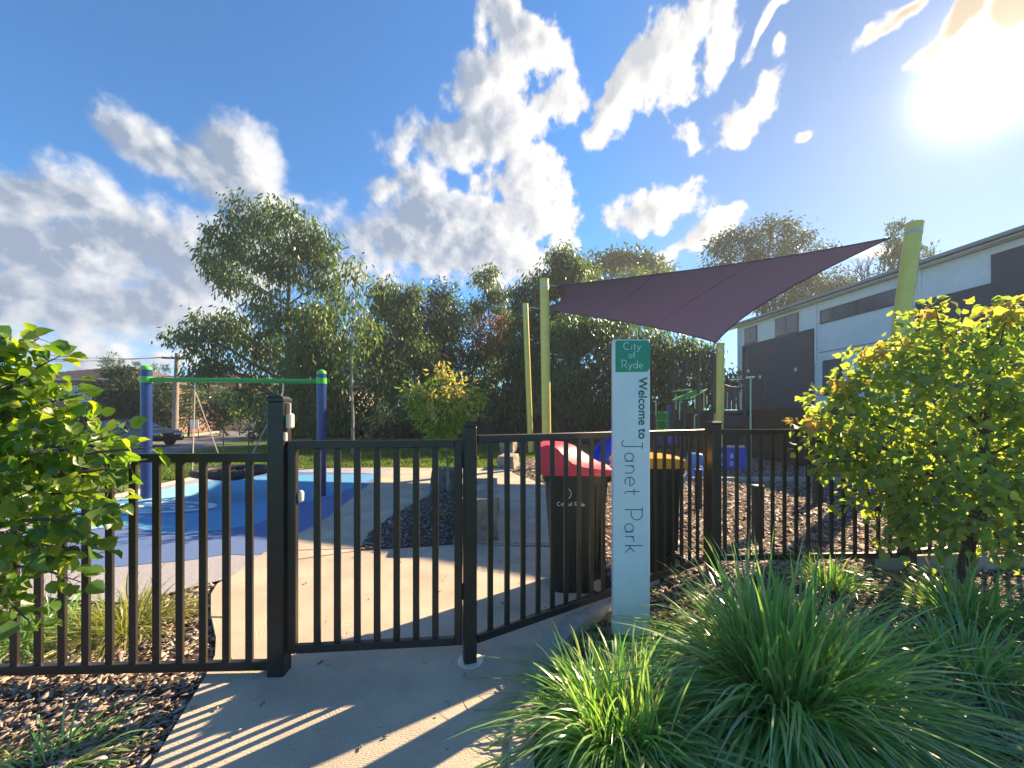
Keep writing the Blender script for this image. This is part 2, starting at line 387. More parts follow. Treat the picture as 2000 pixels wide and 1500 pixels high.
M['leaf_young_lit'] = leafmat('young_red_lit_leaf', [(.36, .31, .10), (.32, .34, .09), (.42, .24, .14), (.28, .33, .08)], .5, .45, .3, (1.5, 1.3, .5))
M['leaf_acer'] = leafmat('acer_leaf', [(.11, .22, .045), (.19, .30, .06), (.09, .19, .05), (.32, .34, .09)], .5, .5, .3, (1.2, 1.15, .4))
M['leaf_acer_top'] = leafmat('acer_orange_leaf', [(.36, .34, .11), (.42, .36, .14), (.30, .36, .09), (.46, .32, .17)], .45, .5, .3, (1.1, 1., .5))
M['gum'] = leafmat('gum_leaf', [(.028, .065, .028), (.07, .125, .045), (.042, .09, .036), (.15, .20, .07), (.035, .075, .034)], .35, .42, .5, (1.1, 1.25, .5))
M['gum_olive'] = leafmat('olive_gum_leaf', [(.042, .085, .028), (.095, .15, .04), (.06, .115, .03), (.19, .21, .06)], .40, .42, .5, (1.15, 1.25, .45))
M['wood_green'] = leafmat('deep_green_leaf', [(.022, .06, .028), (.045, .105, .038), (.03, .08, .034), (.10, .17, .055)], .3, .42, .5, (1.2, 1.15, .5))
M['red_flower'] = leafmat('red_tip_leaf', [(.24, .08, .06), (.16, .10, .05), (.28, .11, .08), (.10, .11, .04)], .4, .5, .3, (1.1, 1., .6))
M['conifer'] = leafmat('conifer_leaf', [(.018, .045, .025), (.03, .065, .028), (.022, .05, .022)], .2, .6, .3, (1.1, 1.1, .5))
M['far_leaf'] = leafmat('far_grey_green_leaf', [(.03, .06, .03), (.055, .09, .045), (.04, .075, .036)], .35, .5, .4, (1.1, 1.1, .6))
M['grass'] = leafmat('lawn_blade', [(.07, .13, .02), (.10, .17, .03), (.06, .12, .025), (.15, .18, .05)], .4, .5, .3, (1.2, 1.15, .35))

# ------------------------------------------------------------------ setting: ground sheets
def sheet(name, polys, z, mat, thick=0.0, kind='structure'):
    mb = MB()
    for p in polys:
        if thick: mb.prism([(q[0], q[1]) for q in p], z-thick, z)
        else: mb.poly([(q[0], q[1], z) for q in p])
    return tag(mb.build(name, mat), kind=kind)
def smooth_poly(pts, it=2, closed=True):
    pts = [Vector((p[0], p[1])) for p in pts]
    for _ in range(it):
        out = []
        n = len(pts)
        for i in range(n if closed else n-1):
            a, b = pts[i], pts[(i+1) % n]; out += [a*.75+b*.25, a*.25+b*.75]
        pts = out
    return pts
Z_G, Z_M, Z_R, Z_P = -.075, -.045, -.022, .0
ground = tag(MB().poly([(-140, -25, Z_G), (140, -25, Z_G), (140, 150, Z_G), (-140, 150, Z_G)]).build('lawn', M['lawn']), kind='structure')
road_px = [(60, 900), (260, 893), (400, 873), (475, 853), (560, 843), (640, 838), (640, 833), (520, 833), (455, 840), (380, 852), (280, 866), (60, 880)]
sheet('road', [[G(*p) for p in road_px]], Z_G+.012, M['asphalt'])
sheet('road_verge_path', [[G(*p) for p in [(60, 878), (280, 864.5), (380, 851), (455, 839.3), (440, 838.6), (360, 848), (260, 860), (60, 872)]]], Z_G+.010, M['cream'])
# mulch beds
bed_left = smooth_poly([(-9, -1), (-.5, -1), (-.6, 1.2)]+[tuple(G(u, v)[:2]) for (u, v) in [(470, 1290), (460, 1150), (400, 1130), (250, 1180), (60, 1170), (-300, 1150)]]+[(-9, 3.2)], 0)
bed_right = [(-.4, -1), (9, -1), (12, 4), (13, 9), (12, 14.5), (7.5, 16.5), (2, 16.5), (.1, 13.2), (-.05, 9.8), (.35, 8.6), (.6, 6), (.3, 3.4), (-.1, 2.4), (-.2, 1.2)]
island_px = [(700, 1076), (722, 1040), (770, 1005), (838, 968), (851, 945), (850, 925), (905, 925), (890, 1000), (884, 1064)]
sheet('mulch_bed', [bed_left, bed_right], Z_M, M['mulch'])
# rubber play surface
rub = [(745, 926.5), (640, 1010), (520, 1076), (440, 1126), (400, 1136), (250, 1172), (120, 1165), (-80, 1130), (-200, 1080)]
rub = [G(*p)[:2] for p in rub]+[(-10.2, 5.6), (-9.9, 6.3), (-9.0, 7.2)]+[G(*p)[:2] for p in [(250, 968), (330, 945), (400, 930), (450, 921), (560, 914), (700, 912), (780, 911.5)]]
z1 = Z_R
mb = MB(); mb.poly([(p[0], p[1], z1) for p in rub])
def ell(pts, z): return [(*G(u, v)[:2], z) for (u, v) in pts]
lag_dark = [G(*p)[:2] for p in [(748, 925.5), (643, 1010.5), (523, 1078)]]+smooth_poly([G(*p) for p in [(500, 1082), (440, 1078), (380, 1090), (300, 1096), (180, 1108), (20, 1110), (-80, 1075), (60, 1030), (140, 990), (260, 972), (400, 941), (470, 925), (560, 920), (680, 922), (730, 922.5)]], 2, False)
lag_blue = smooth_poly([G(*p) for p in [(742, 928), (735, 932), (640, 972), (560, 985), (520, 1020), (420, 1035), (330, 1045), (240, 1022), (150, 1010), (200, 985), (300, 962), (420, 938), (480, 930), (600, 926), (690, 925), (742, 926)]], 2)
lag_cyan = smooth_poly([G(*p) for p in [(390, 962), (330, 985), (260, 1018), (190, 1032), (120, 1035), (150, 1000), (200, 980), (300, 958), (400, 938)]], 2)
mb.cur = 1; mb.poly([(p[0], p[1], z1+.004) for p in lag_dark])
mb.cur = 2; mb.poly([(p[0], p[1], z1+.008) for p in lag_blue])
mb.cur = 3; mb.poly([(p[0], p[1], z1+.012) for p in lag_cyan])
ps = mb.build('play_surface', [M['rub_lav'], M['rub_dark'], M['rub_blue'], M['rub_cyan']]); tag(ps, kind='structure')
# fish emblem let into the rubber
mb = MB(); c = G(305, 990); rx, ry = .95, .42
def ring(cx, cy, rx, ry, w_, n=40):
    vs = []; fs = []
    for k in range(n):
        a = 2*math.pi*k/n
        vs += [(cx+rx*math.cos(a), cy+ry*math.sin(a), z1+.020), (cx+(rx-w_)*math.cos(a), cy+(ry-w_)*math.sin(a), z1+.020)]
    for k in range(n): fs.append([2*k, 2*((k+1) % n), 2*((k+1) % n)+1, 2*k+1])
    mb.add(vs, fs)
mb.cur = 1; mb.poly([(c.x+rx*1.5*math.cos(a)-.35, c.y+ry*1.35*math.sin(a), z1+.016) for a in np.linspace(0, 2*math.pi, 40, endpoint=False)])
mb.cur = 0; ring(c.x, c.y, rx, ry, .12)
for (dx, dy, r1, r2) in ((-.45, .02, .2, .13), (.05, .1, .22, .12), (.45, -.02, .18, .12), (0, -.18, .2, .08)): ring(c.x+dx, c.y+dy, r1, r2, .06, 20)
tag(mb.build('surface_emblem', [M['rub_white'], M['rub_blue']], ps))
# concrete path: one slab shape with a hole for the island is made from two strips
Lp = [(745, 927), (640, 1010.5), (520, 1076.5), (455, 1122), (424, 1140), (412, 1160), (412, 1200), (422, 1245), (420, 1280), (398, 1326), (290, 1502), (200, 1720)]
Rp = [(1000, 924), (1066, 946), (1082, 1010), (1110, 1070), (1130, 1110), (1190, 1150), (1195, 1168), (1120, 1208), (1062, 1258), (1022, 1330), (1002, 1400), (990, 1500), (985, 1720)]
isl = [(700, 1076), (722, 1040), (770, 1005), (838, 968), (851, 945), (850, 925)]
isr = [(884, 1064), (890, 1000), (905, 925)]
lw = [G(*p)[:2] for p in Lp]; rw = [G(*p)[:2] for p in Rp]
path_a = [lw[0]]+[G(*p)[:2] for p in Lp[1:3]]+[G(*isl[0])[:2]]+[G(*p)[:2] for p in isl[1:]]+[G(850, 914)[:2], G(770, 913)[:2]]
path_b = [G(905, 925)[:2], G(890, 1000)[:2], G(884, 1064)[:2]]+[G(1110, 1064)[:2]]+[G(*p)[:2] for p in reversed(Rp[0:3])]+[G(1000, 914)[:2], G(905, 914)[:2]]
path_c = [G(*p)[:2] for p in Lp[2:]]+[G(*p)[:2] for p in reversed(Rp[3:])]+[G(884, 1064)[:2], G(700, 1076)[:2]]
path_d = [G(850, 914)[:2], G(905, 914)[:2], G(905, 925)[:2], G(850, 925)[:2]]
path = sheet('path', [path_a, path_b, path_c, path_d], Z_P, M['concrete'], .12)
isl_w = [G(*p) for p in island_px]
sheet('mulch_bed', [isl_w], .006, M['mulch'])
mb = MB()
for (a, b) in (((640, 1010), (812, 984)), ((520, 1077), (700, 1071)), ((412, 1205), (440, 1206)), ((560, 1096), (700, 1076)), ((885, 1062), (1105, 1062)), ((960, 995), (1082, 994)), ((690, 970), (850, 951)), ((968, 950), (1066, 950))):
    p, q = G(*a), G(*b); t = (q-p).normalized(); nn = Vector((-t.y, t.x, 0))*.006
    mb.add([(*(p+nn)[:2], .005), (*(p-nn)[:2], .005), (*(q-nn)[:2], .005), (*(q+nn)[:2], .005)], [(0, 1, 2, 3)])
mb.build('joint', M['joint'], path)
# kerb along the right of the path
def ribbon_kerb(name, pts, w_, z0, z1_, mat, label=None, cat=None):
    pts = [Vector((p[0], p[1], 0)) for p in smooth_poly(pts, 2, False)]
    vs = []; fs = []
    for i, p in enumerate(pts):
        t = (pts[min(i+1, len(pts)-1)]-pts[max(i-1, 0)]).normalized(); nn = Vector((t.y, -t.x, 0))*w_
        vs += [(p.x, p.y, z0), (p.x, p.y, z1_-.012), (p.x+nn.x*.12, p.y+nn.y*.12, z1_), (p.x+nn.x, p.y+nn.y, z1_), (p.x+nn.x, p.y+nn.y, z0)]
    for i in range(len(pts)-1):
        for k in range(4): fs.append([5*i+k, 5*(i+1)+k, 5*(i+1)+k+1, 5*i+k+1])
    o = MB().add(vs, fs).build(name, mat)
    if label: tag(o, label, cat)
    else: tag(o, kind='structure')
    return o
ribbon_kerb('kerb', [G(*p) for p in [(1300, 1108), (1200, 1158), (1120, 1208), (1062, 1258), (1022, 1330), (1002, 1400), (990, 1500), (985, 1700)]], -.11, -.1, .035, M['kerb'])
ribbon_kerb('mulch_edging', [G(1120, 933), G(1340, 935), G(1480, 935), G(1600, 936), G(1760, 940)], .18, -.1, .05, M['kerb'])
ribbon_kerb('far_path_edging', [G(1290, 868), G(1450, 872), G(1540, 878), G(1640, 890), G(1760, 910)], .5, -.1, .10, M['kerb'])
ribbon_kerb('retaining_edging', [G(1640, 1096), G(1770, 1100), G(1900, 1098), G(2200, 1090)], .12, -.1, .10, M['kerb'])
ribbon_kerb('lawn_edging', [G(30, 1010), G(250, 964), G(330, 943), G(400, 928), G(450, 919.5)], -.14, -.1, .0, M['cream'])

# mulch chips
def in_poly(x, y, poly):
    res = np.zeros(len(x), bool); n = len(poly); j = n-1
    for i in range(n):
        xi, yi, xj, yj = poly[i][0], poly[i][1], poly[j][0], poly[j][1]
        c = ((yi > y) != (yj > y)) & (x < (xj-xi)*(y-yi)/(yj-yi+1e-12)+xi); res ^= c; j = i
    return res
def chips(name, poly, n, L, z, mat, label, x0, x1, y0, y1, avoid=None, near=True):
    y = y0+(y1-y0)*NR.random(n)**(1.6 if near else 1.); x = x0+(x1-x0)*NR.random(n)
    k = in_poly(x, y, poly)
    for a in (avoid or []): k &= ~in_poly(x, y, a)
    x, y = x[k], y[k]; n = len(x)
    a = NR.random(n)*2*np.pi; l = L*(.4+NR.random(n)*.9); wd = l*(.22+.3*NR.random(n))
    tl = NR.normal(0, .28, n); tw = NR.normal(0, .4, n); zz = z+.004+NR.random(n)*.022
    dx, dy = np.cos(a)*l/2, np.sin(a)*l/2; wx, wy = -np.sin(a)*wd/2, np.cos(a)*wd/2
    V = np.zeros((n, 8, 3))
    bend = NR.normal(0, .12, n)*l; th = .10*wd+.001
    for i, (s_, t_) in enumerate(((-1, -1), (1, -.7), (1, .7), (-1, 1))):
        V[:, i, 0] = x+s_*dx+t_*wx; V[:, i, 1] = y+s_*dy+t_*wy; V[:, i, 2] = zz+s_*tl*l/2+t_*tw*wd/2+(bend if s_ < 0 else 0)
        V[:, i+4] = V[:, i]; V[:, i+4, 2] -= th
    b = (np.arange(n)*8)[:, None, None]
    q = np.array([[0, 1, 2, 3], [4, 7, 6, 5], [0, 4, 5, 1], [1, 5, 6, 2], [2, 6, 7, 3], [3, 7, 4, 0]])[None]+b
    o = mesh_np(name, V.reshape(-1, 3), q.reshape(-1, 4), None, mat)
    return tag(o, label, 'mulch', None, 'stuff')
PATHS = [path_a, path_b, path_c, path_d, rub]
chips('bark_mulch', bed_left, 30000, .045, Z_M, M['chips'], 'bark chip mulch on the left around the black fence', -5, -.6, .9, 3.6, PATHS)
chips('bark_mulch', bed_right, 34000, .045, Z_M, M['chips_grey'], 'greyish bark chip mulch under the strappy plants on the right', -.3, 5.5, .9, 4.2, PATHS)
chips('bark_mulch', bed_right, 52000, .07, Z_M, M['chips'], 'bark chip mulch covering the playground behind the black fence', -.3, 11, 3.6, 16, PATHS, False)
chips('bark_mulch', isl_w, 9000, .045, .008, M['chips_grey'], 'dark bark mulch in the small island bed in the path', -2, 0, 4, 11, None, False)
chips('leaf_litter', path_c, 130, .030, Z_P-.002, M['chips'], 'scattered bits of bark and dry leaf on the concrete path', -1.8, .8, .9, 4.2, [isl_w])
chips('leaf_litter', path_b, 90, .04, Z_P-.002, M['chips'], 'dark leaf crumbs on the far part of the concrete path', -1.2, 1.4, 4.2, 9., [isl_w])
# lawn blades
def lawn_blades():
    n = 60000; y = 9.5+20*NR.random(n)**1.5; x = -14+16*NR.random(n)
    k = np.ones(n, bool)
    for a in PATHS+[bed_left, bed_right, [G(*p) for p in road_px]]: k &= ~in_poly(x, y, a)
    x, y = x[k], y[k]; n = len(x); a = NR.random(n)*np.pi; h = .05+.06*NR.random(n)
    V = np.zeros((n, 3, 3)); w_ = .012+.01*NR.random(n)
    V[:, 0] = np.stack([x-np.cos(a)*w_, y-np.sin(a)*w_, np.full(n, Z_G)], 1)
    V[:, 1] = np.stack([x+np.cos(a)*w_, y+np.sin(a)*w_, np.full(n, Z_G)], 1)
    V[:, 2] = np.stack([x+NR.normal(0, .03, n), y+NR.normal(0, .03, n), Z_G+h], 1)
    o = mesh_np('lawn_grass', V.reshape(-1, 3), None, (np.arange(n)*3)[:, None]+np.arange(3), M['grass'])
    tag(o, 'short green lawn beyond the blue play surface', 'grass', None, 'stuff')
lawn_blades()

# ------------------------------------------------------------------ fences and gate
UP = Vector((0, 0, 1))
def run(root, p0, p1, z_top, z_bot, n, rail=(.038, .05), pk=(.040, .018), pitch=None, off=0.0):
    """rails and n pickets between two points"""
    p0, p1 = Vector((p0[0], p0[1], 0)), Vector((p1[0], p1[1], 0)); t = (p1-p0).normalized(); nn = Vector((-t.y, t.x, 0)); L = (p1-p0).length
    mid = (p0+p1)/2
    MB().obox(mid+UP*(z_top-rail[1]/2), t*L/2, nn*rail[0]/2, UP*rail[1]/2, .004).build('top_rail', M['fence'], root)
    MB().obox(mid+UP*(z_bot+rail[1]/2), t*L/2, nn*rail[0]/2, UP*rail[1]/2, .004).build('bottom_rail', M['fence'], root)
    for i in range(n):
        c_ = p0+t*(L*(i+.5)/n if pitch is None else off+i*pitch)
        if (c_-p0).length > L-.03 or (c_-p0).dot(t) < .03: continue
        MB().obox(c_+UP*((z_top+z_bot)/2), t*pk[0]/2, nn*pk[1]/2, UP*((z_top-z_bot)/2-rail[1]+.001), .002).build('picket', M['fence'], root)
def post(root, p, w_, z_top, t=Vector((1, 0, 0)), cap='dome', z0=-.1):
    t = Vector(t).normalized(); nn = Vector((-t.y, t.x, 0)); p = Vector((p[0], p[1], 0))
    o = MB().obox(p+UP*((z_top-.03+z0)/2), t*w_/2, nn*w_/2, UP*((z_top-.03-z0)/2), .006).build('post', M['fence'], root)
    cm = MB(); h_ = w_/2+.003; zb = z_top-.03
    r1 = [p+t*a*h_+nn*b*h_ for (a, b) in ((-1, -1), (1, -1), (1, 1), (-1, 1))]
    vs = [q+UP*(zb) for q in r1]+[q+UP*(zb+.014) for q in r1]+[p+(q-p)*.72+UP*z_top for q in r1]
    cm.add(vs, [(3, 2, 1, 0)]+[(i, (i+1) % 4, 4+(i+1) % 4, 4+i) for i in range(4)]+[(4+i, 4+(i+1) % 4, 8+(i+1) % 4, 8+i) for i in range(4)]+[(8, 9, 10, 11)])
    cm.build('post_cap', M['fence'], o); return o
PT = Vector((-1.33, 2.195, 0)); P1 = Vector((-.252, 2.29, 0)); P2 = Vector((1.93, 3.68, 0)); P3 = Vector((3.87, 3.76, 0))
fl = thing('picket_fence', 'black metal picket fence left of the gate with a tall latch post', 'fence', (PT.x, PT.y, 0))
run(fl, (PT.x-.045, PT.y), (-3.75, 2.12), 1.251, .018, 18, pitch=.1287, off=.123)
tp = post(fl, PT, .092, 1.575, (1, .03, 0))
mb = MB().obox((PT.x+.064, PT.y-.005, 1.435), (.017, 0, 0), (0, .022, 0), (0, 0, .042), .008)
mb.tube([(PT.x+.045, PT.y-.005, 1.535), (PT.x+.064, PT.y-.005, 1.535), (PT.x+.064, PT.y-.005, 1.475)], .006, 8)
mb.obox((PT.x+.052, PT.y-.03, 1.345), (.008, 0, 0), (0, .010, 0), (0, 0, .024), .003)
mb.build('gate_latch', M['plastic_white'], fl)
gt = thing('gate', 'black picket pedestrian gate closed across the concrete path', 'gate', (PT.x+.05, PT.y, 0))
gd_ = (P1-PT).normalized(); gn = Vector((-gd_.y, gd_.x, 0))
ga, gb = PT+gd_*.051, P1-gd_*.044
zt, zb = 1.322, .108; mid = (ga+gb)/2; L = (gb-ga).length; sw = .046
for nm, c_ in (('stile', ga+gd_*sw/2), ('stile', gb-gd_*sw/2)):
    MB().obox(c_+UP*((zt+zb)/2), gd_*sw/2, gn*.020, UP*((zt-zb)/2), .004).build(nm, M['fence'], gt)
for nm, zc in (('top_rail', zt-.022), ('bottom_rail', zb+.022)):
    MB().obox(mid+UP*zc, gd_*(L/2-sw-.0005), gn*.019, UP*.022, .003).build(nm, M['fence'], gt)
for i in range(7):
    c_ = ga+gd_*(sw+(L-2*sw)*(i+1)/8)
    MB().obox(c_+UP*((zt+zb)/2), gd_*.0185, gn*.009, UP*((zt-zb)/2-.045), .002).build('picket', M['fence'], gt)
for zc in (1.2, .42): MB().obox(gb+gd_*.0075+UP*zc, gd_*.0075, gn*.018, UP*.045, .004).build('hinge', M['rubber'], gt)
kb = ga+gd_*.008+UP*.83
MB().obox(kb+UP*.03-gd_*.006, gd_*.0065, gn*.02, UP*.03, .004).build('latch_striker', M['fence'], gt)
MB().lathe((ga.x+sw+.012, ga.y+.02, 1.0), [(.006, -.035), (.016, -.025), (.018, .02), (.008, .034)], 12).build('latch_knob', M['plastic_white'], gt, True)
fm = thing('picket_fence', 'black picket fence slanting back from the gate past the wheelie bins', 'fence', (P1.x, P1.y, 0))
post(fm, P1, .074, 1.432, (1, .3, 0))
MB().lathe((P1.x+.004, P1.y, -.002), [(.075, 0), (.078, .008), (.07, .010)], 24).build('base_plate', M['plastic_white'], fm)
dr = (P2-P1).normalized()
run(fm, P1+dr*.045, P2-dr*.06, 1.349, .10, 20, pk=(.036, .016), pitch=.1215, off=.095)
fr = thing('picket_fence', 'black picket fence running behind the yellow green maple', 'fence', (P2.x, P2.y, 0))
dr = (P3-P2).normalized()
post(fr, P2, .102, 1.425, (1, .2, 0)); run(fr, P2+dr*.055, P3-dr*.05, 1.345, .09, 16, pk=(.034, .016), pitch=.118, off=.057)
post(fr, P3, .10, 1.40, (1, 0, 0)); run(fr, P3+Vector((.055, 0, 0)), (7.0, 4.15), 1.345, .12, 24, pk=(.036, .016))

# ------------------------------------------------------------------ totem sign
def arc(cx, cy, rx, ry, a0, a1, n=14):
    return [(cx+rx*math.cos(math.radians(a0+(a1-a0)*i/n)), cy+ry*math.sin(math.radians(a0+(a1-a0)*i/n))) for i in range(n+1)]
GL = {  # thin display letters drawn as strokes: advance, strokes (cap height 1)
 'C': (.95, [arc(.5, .5, .45, .5, 55, 305, 22)]),
 'i': (.26, [[(.1, 0), (.1, .52)], [(.09, .68), (.11, .72)]]),
 't': (.42, [[(.16, .85), (.16, .12)]+arc(.27, .12, .11, .12, 180, 290, 6), [(.0, .52), (.36, .52)]]),
 'y': (.52, [[(.02, .52), (.25, .02)], [(.48, .52), (.14, -.24), (.0, -.3)]]),
 'o': (.56, [arc(.26, .26, .24, .27, 0, 360, 22)]),
 'f': (.40, [arc(.28, .82, .13, .15, 60, 180, 6)+[(.15, 0)], [(.0, .52), (.34, .52)]]),
 'R': (.82, [[(.12, 0), (.12, 1)], [(.0, 1), (.34, 1)]+arc(.40, .70, .30, .30, 90, -90, 12)+[(.3, .40)], [(.34, .40), (.78, 0)]]),
 'd': (.60, [arc(.26, .26, .24, .27, 0, 360, 20), [(.52, 1.), (.52, 0)]]),
 'e': (.56, [[(.03, .28), (.49, .28)]+arc(.26, .27, .24, .27, 2, 310, 20)]),
 'J': (.58, [[(.12, 1), (.5, 1)], [(.36, 1), (.36, .08)]+arc(.17, .04, .19, .22, 0, -150, 10)]),
 'a': (.58, [arc(.26, .24, .23, .25, 0, 360, 20), [(.50, .50), (.50, 0)]]),
 'n': (.58, [[(.06, .52), (.06, 0)], arc(.27, .28, .21, .24, 180, 0, 10)+[(.48, 0)]]),
 'P': (.80, [[(.14, 0), (.14, 1)], [(.0, 1), (.36, 1)]+arc(.40, .68, .33, .32, 90, -90, 14)+[(.22, .36)]]),
 'r': (.40, [[(.06, .52), (.06, 0)], arc(.26, .30, .20, .22, 180, 60, 7)]),
 'k': (.50, [[(.06, 1), (.06, 0)], [(.42, .54), (.08, .22)], [(.2, .32), (.46, 0)]]),
 ' ': (.40, []),
}
def stroke_text(name, txt, origin, ex, ey, size, wd, mat, parent, nrm, track=0.08, center=False):
    origin, ex, ey, nrm = Vector(origin), Vector(ex).normalized(), Vector(ey).normalized(), Vector(nrm).normalized()
    tot = sum(GL[c][0]+track for c in txt)-track
    x = -tot*size/2 if center else 0; mb = MB(); lift = 0.0
    for ch in txt:
        for st in GL[ch][1]:
            pts = [Vector((x+p[0]*size, p[1]*size)) for p in st]; vs = []; fs = []
            for i, p in enumerate(pts):
                t = (pts[min(i+1, len(pts)-1)]-pts[max(i-1, 0)]).normalized(); nn = Vector((-t.y, t.x))*wd/2
                for q in (p+nn, p-nn): vs.append(origin+ex*q.x+ey*q.y+nrm*lift)
            for i in range(len(pts)-1): fs.append([2*i, 2*i+1, 2*i+3, 2*i+2])
            mb.add(vs, fs); lift += .00004
        x += (GL[ch][0]+track)*size
    return mb.build(name, mat, parent)
def font_text(name, txt, origin, ex, ey, size, mat, parent, bold=0.0, center=False):
    cu = bpy.data.curves.new(name, 'FONT'); cu.body = txt; cu.size = size; cu.offset = bold; cu.extrude = .0004; cu.resolution_u = 4
    if center: cu.align_x = 'CENTER'; cu.align_y = 'CENTER'
    ob = bpy.data.objects.new(name, cu); COL.objects.link(ob)
    dg = bpy.context.evaluated_depsgraph_get(); me = bpy.data.meshes.new_from_object(ob.evaluated_get(dg)); bpy.data.objects.remove(ob)
    ex, ey = Vector(ex).normalized(), Vector(ey).normalized(); ez = ex.cross(ey)
    mt = Matrix((ex, ey, ez)).transposed().to_4x4(); mt.translation = Vector(origin)-root_of(parent)
    me.transform(mt); me.materials.clear()
    return link_mesh(name, me, mat, parent)
SY = 2.6; sx0, sx1 = (1198-CX)/F*SY, (1269.5-CX)/F*SY; scx = (sx0+sx1)/2; stop = H+(HV-663)/F*SY
sg = thing('totem_sign', 'tall white park name totem with a green square at its top', 'sign', (scx, SY, -.05))
MB().box(sx0, sx1, SY, SY+.05, -.15, stop, .003).build('board', M['sign_white'], sg)
fy = SY-.0015
def SX(u): return (u-1000)/F*SY
def SZ(v): return H+(HV-v)/F*SY
gp_ = [(SX(1202), SZ(665)), (SX(1264), SZ(665)), (SX(1270.), SZ(672)), (SX(1269.), SZ(720)), (SX(1264), SZ(726)), (SX(1202), SZ(727))]
gm = MB(); n_ = len(gp_)
gm.add([(x, fy, z) for x, z in gp_]+[(x, SY+.001, z) for x, z in gp_], [list(range(n_))[::-1]]+[[i, (i+1) % n_, n_+(i+1) % n_, n_+i] for i in range(n_)])
gpan = gm.build('green_panel', M['sign_green'], sg)
EX, EZ, NO = (1, 0, 0), (0, 0, 1), (0, -1, 0)
for txt, v, sz in (('City', 683, 14), ('of', 699, 12.5), ('Ryde', 719, 15.5)):
    stroke_text('lettering', txt, (SX(1234.5), fy-.0012, SZ(v)), EX, EZ, sz/F*SY, .0042, M['ink_white'], gpan, NO, .1, True)
DN, RT = (0, 0, -1), (1, 0, 0)
font_text('lettering', 'Welcome to', (SX(1247.5), fy, SZ(737)), DN, RT, 23.5/F*SY, M['ink_green'], sg, bold=.0013)
stroke_text('lettering', 'Janet Park', (SX(1220.5), fy, SZ(860)), DN, RT, 34/F*SY, .0054, M['ink'], sg, NO, .12)
for side in (1204.5, 1265):
    for k in range(11):
        v = 735+k*46.5
        MB().lathe((0, 0, 0), [(.0055, -.002), (.0055, .001), (.003, .002)], 10).build('screw', M['screw'], sg).matrix_local = Matrix.Translation(Vector((SX(side), SY, SZ(v)))-sg.location) @ Matrix.Rotation(math.radians(90), 4, 'X')

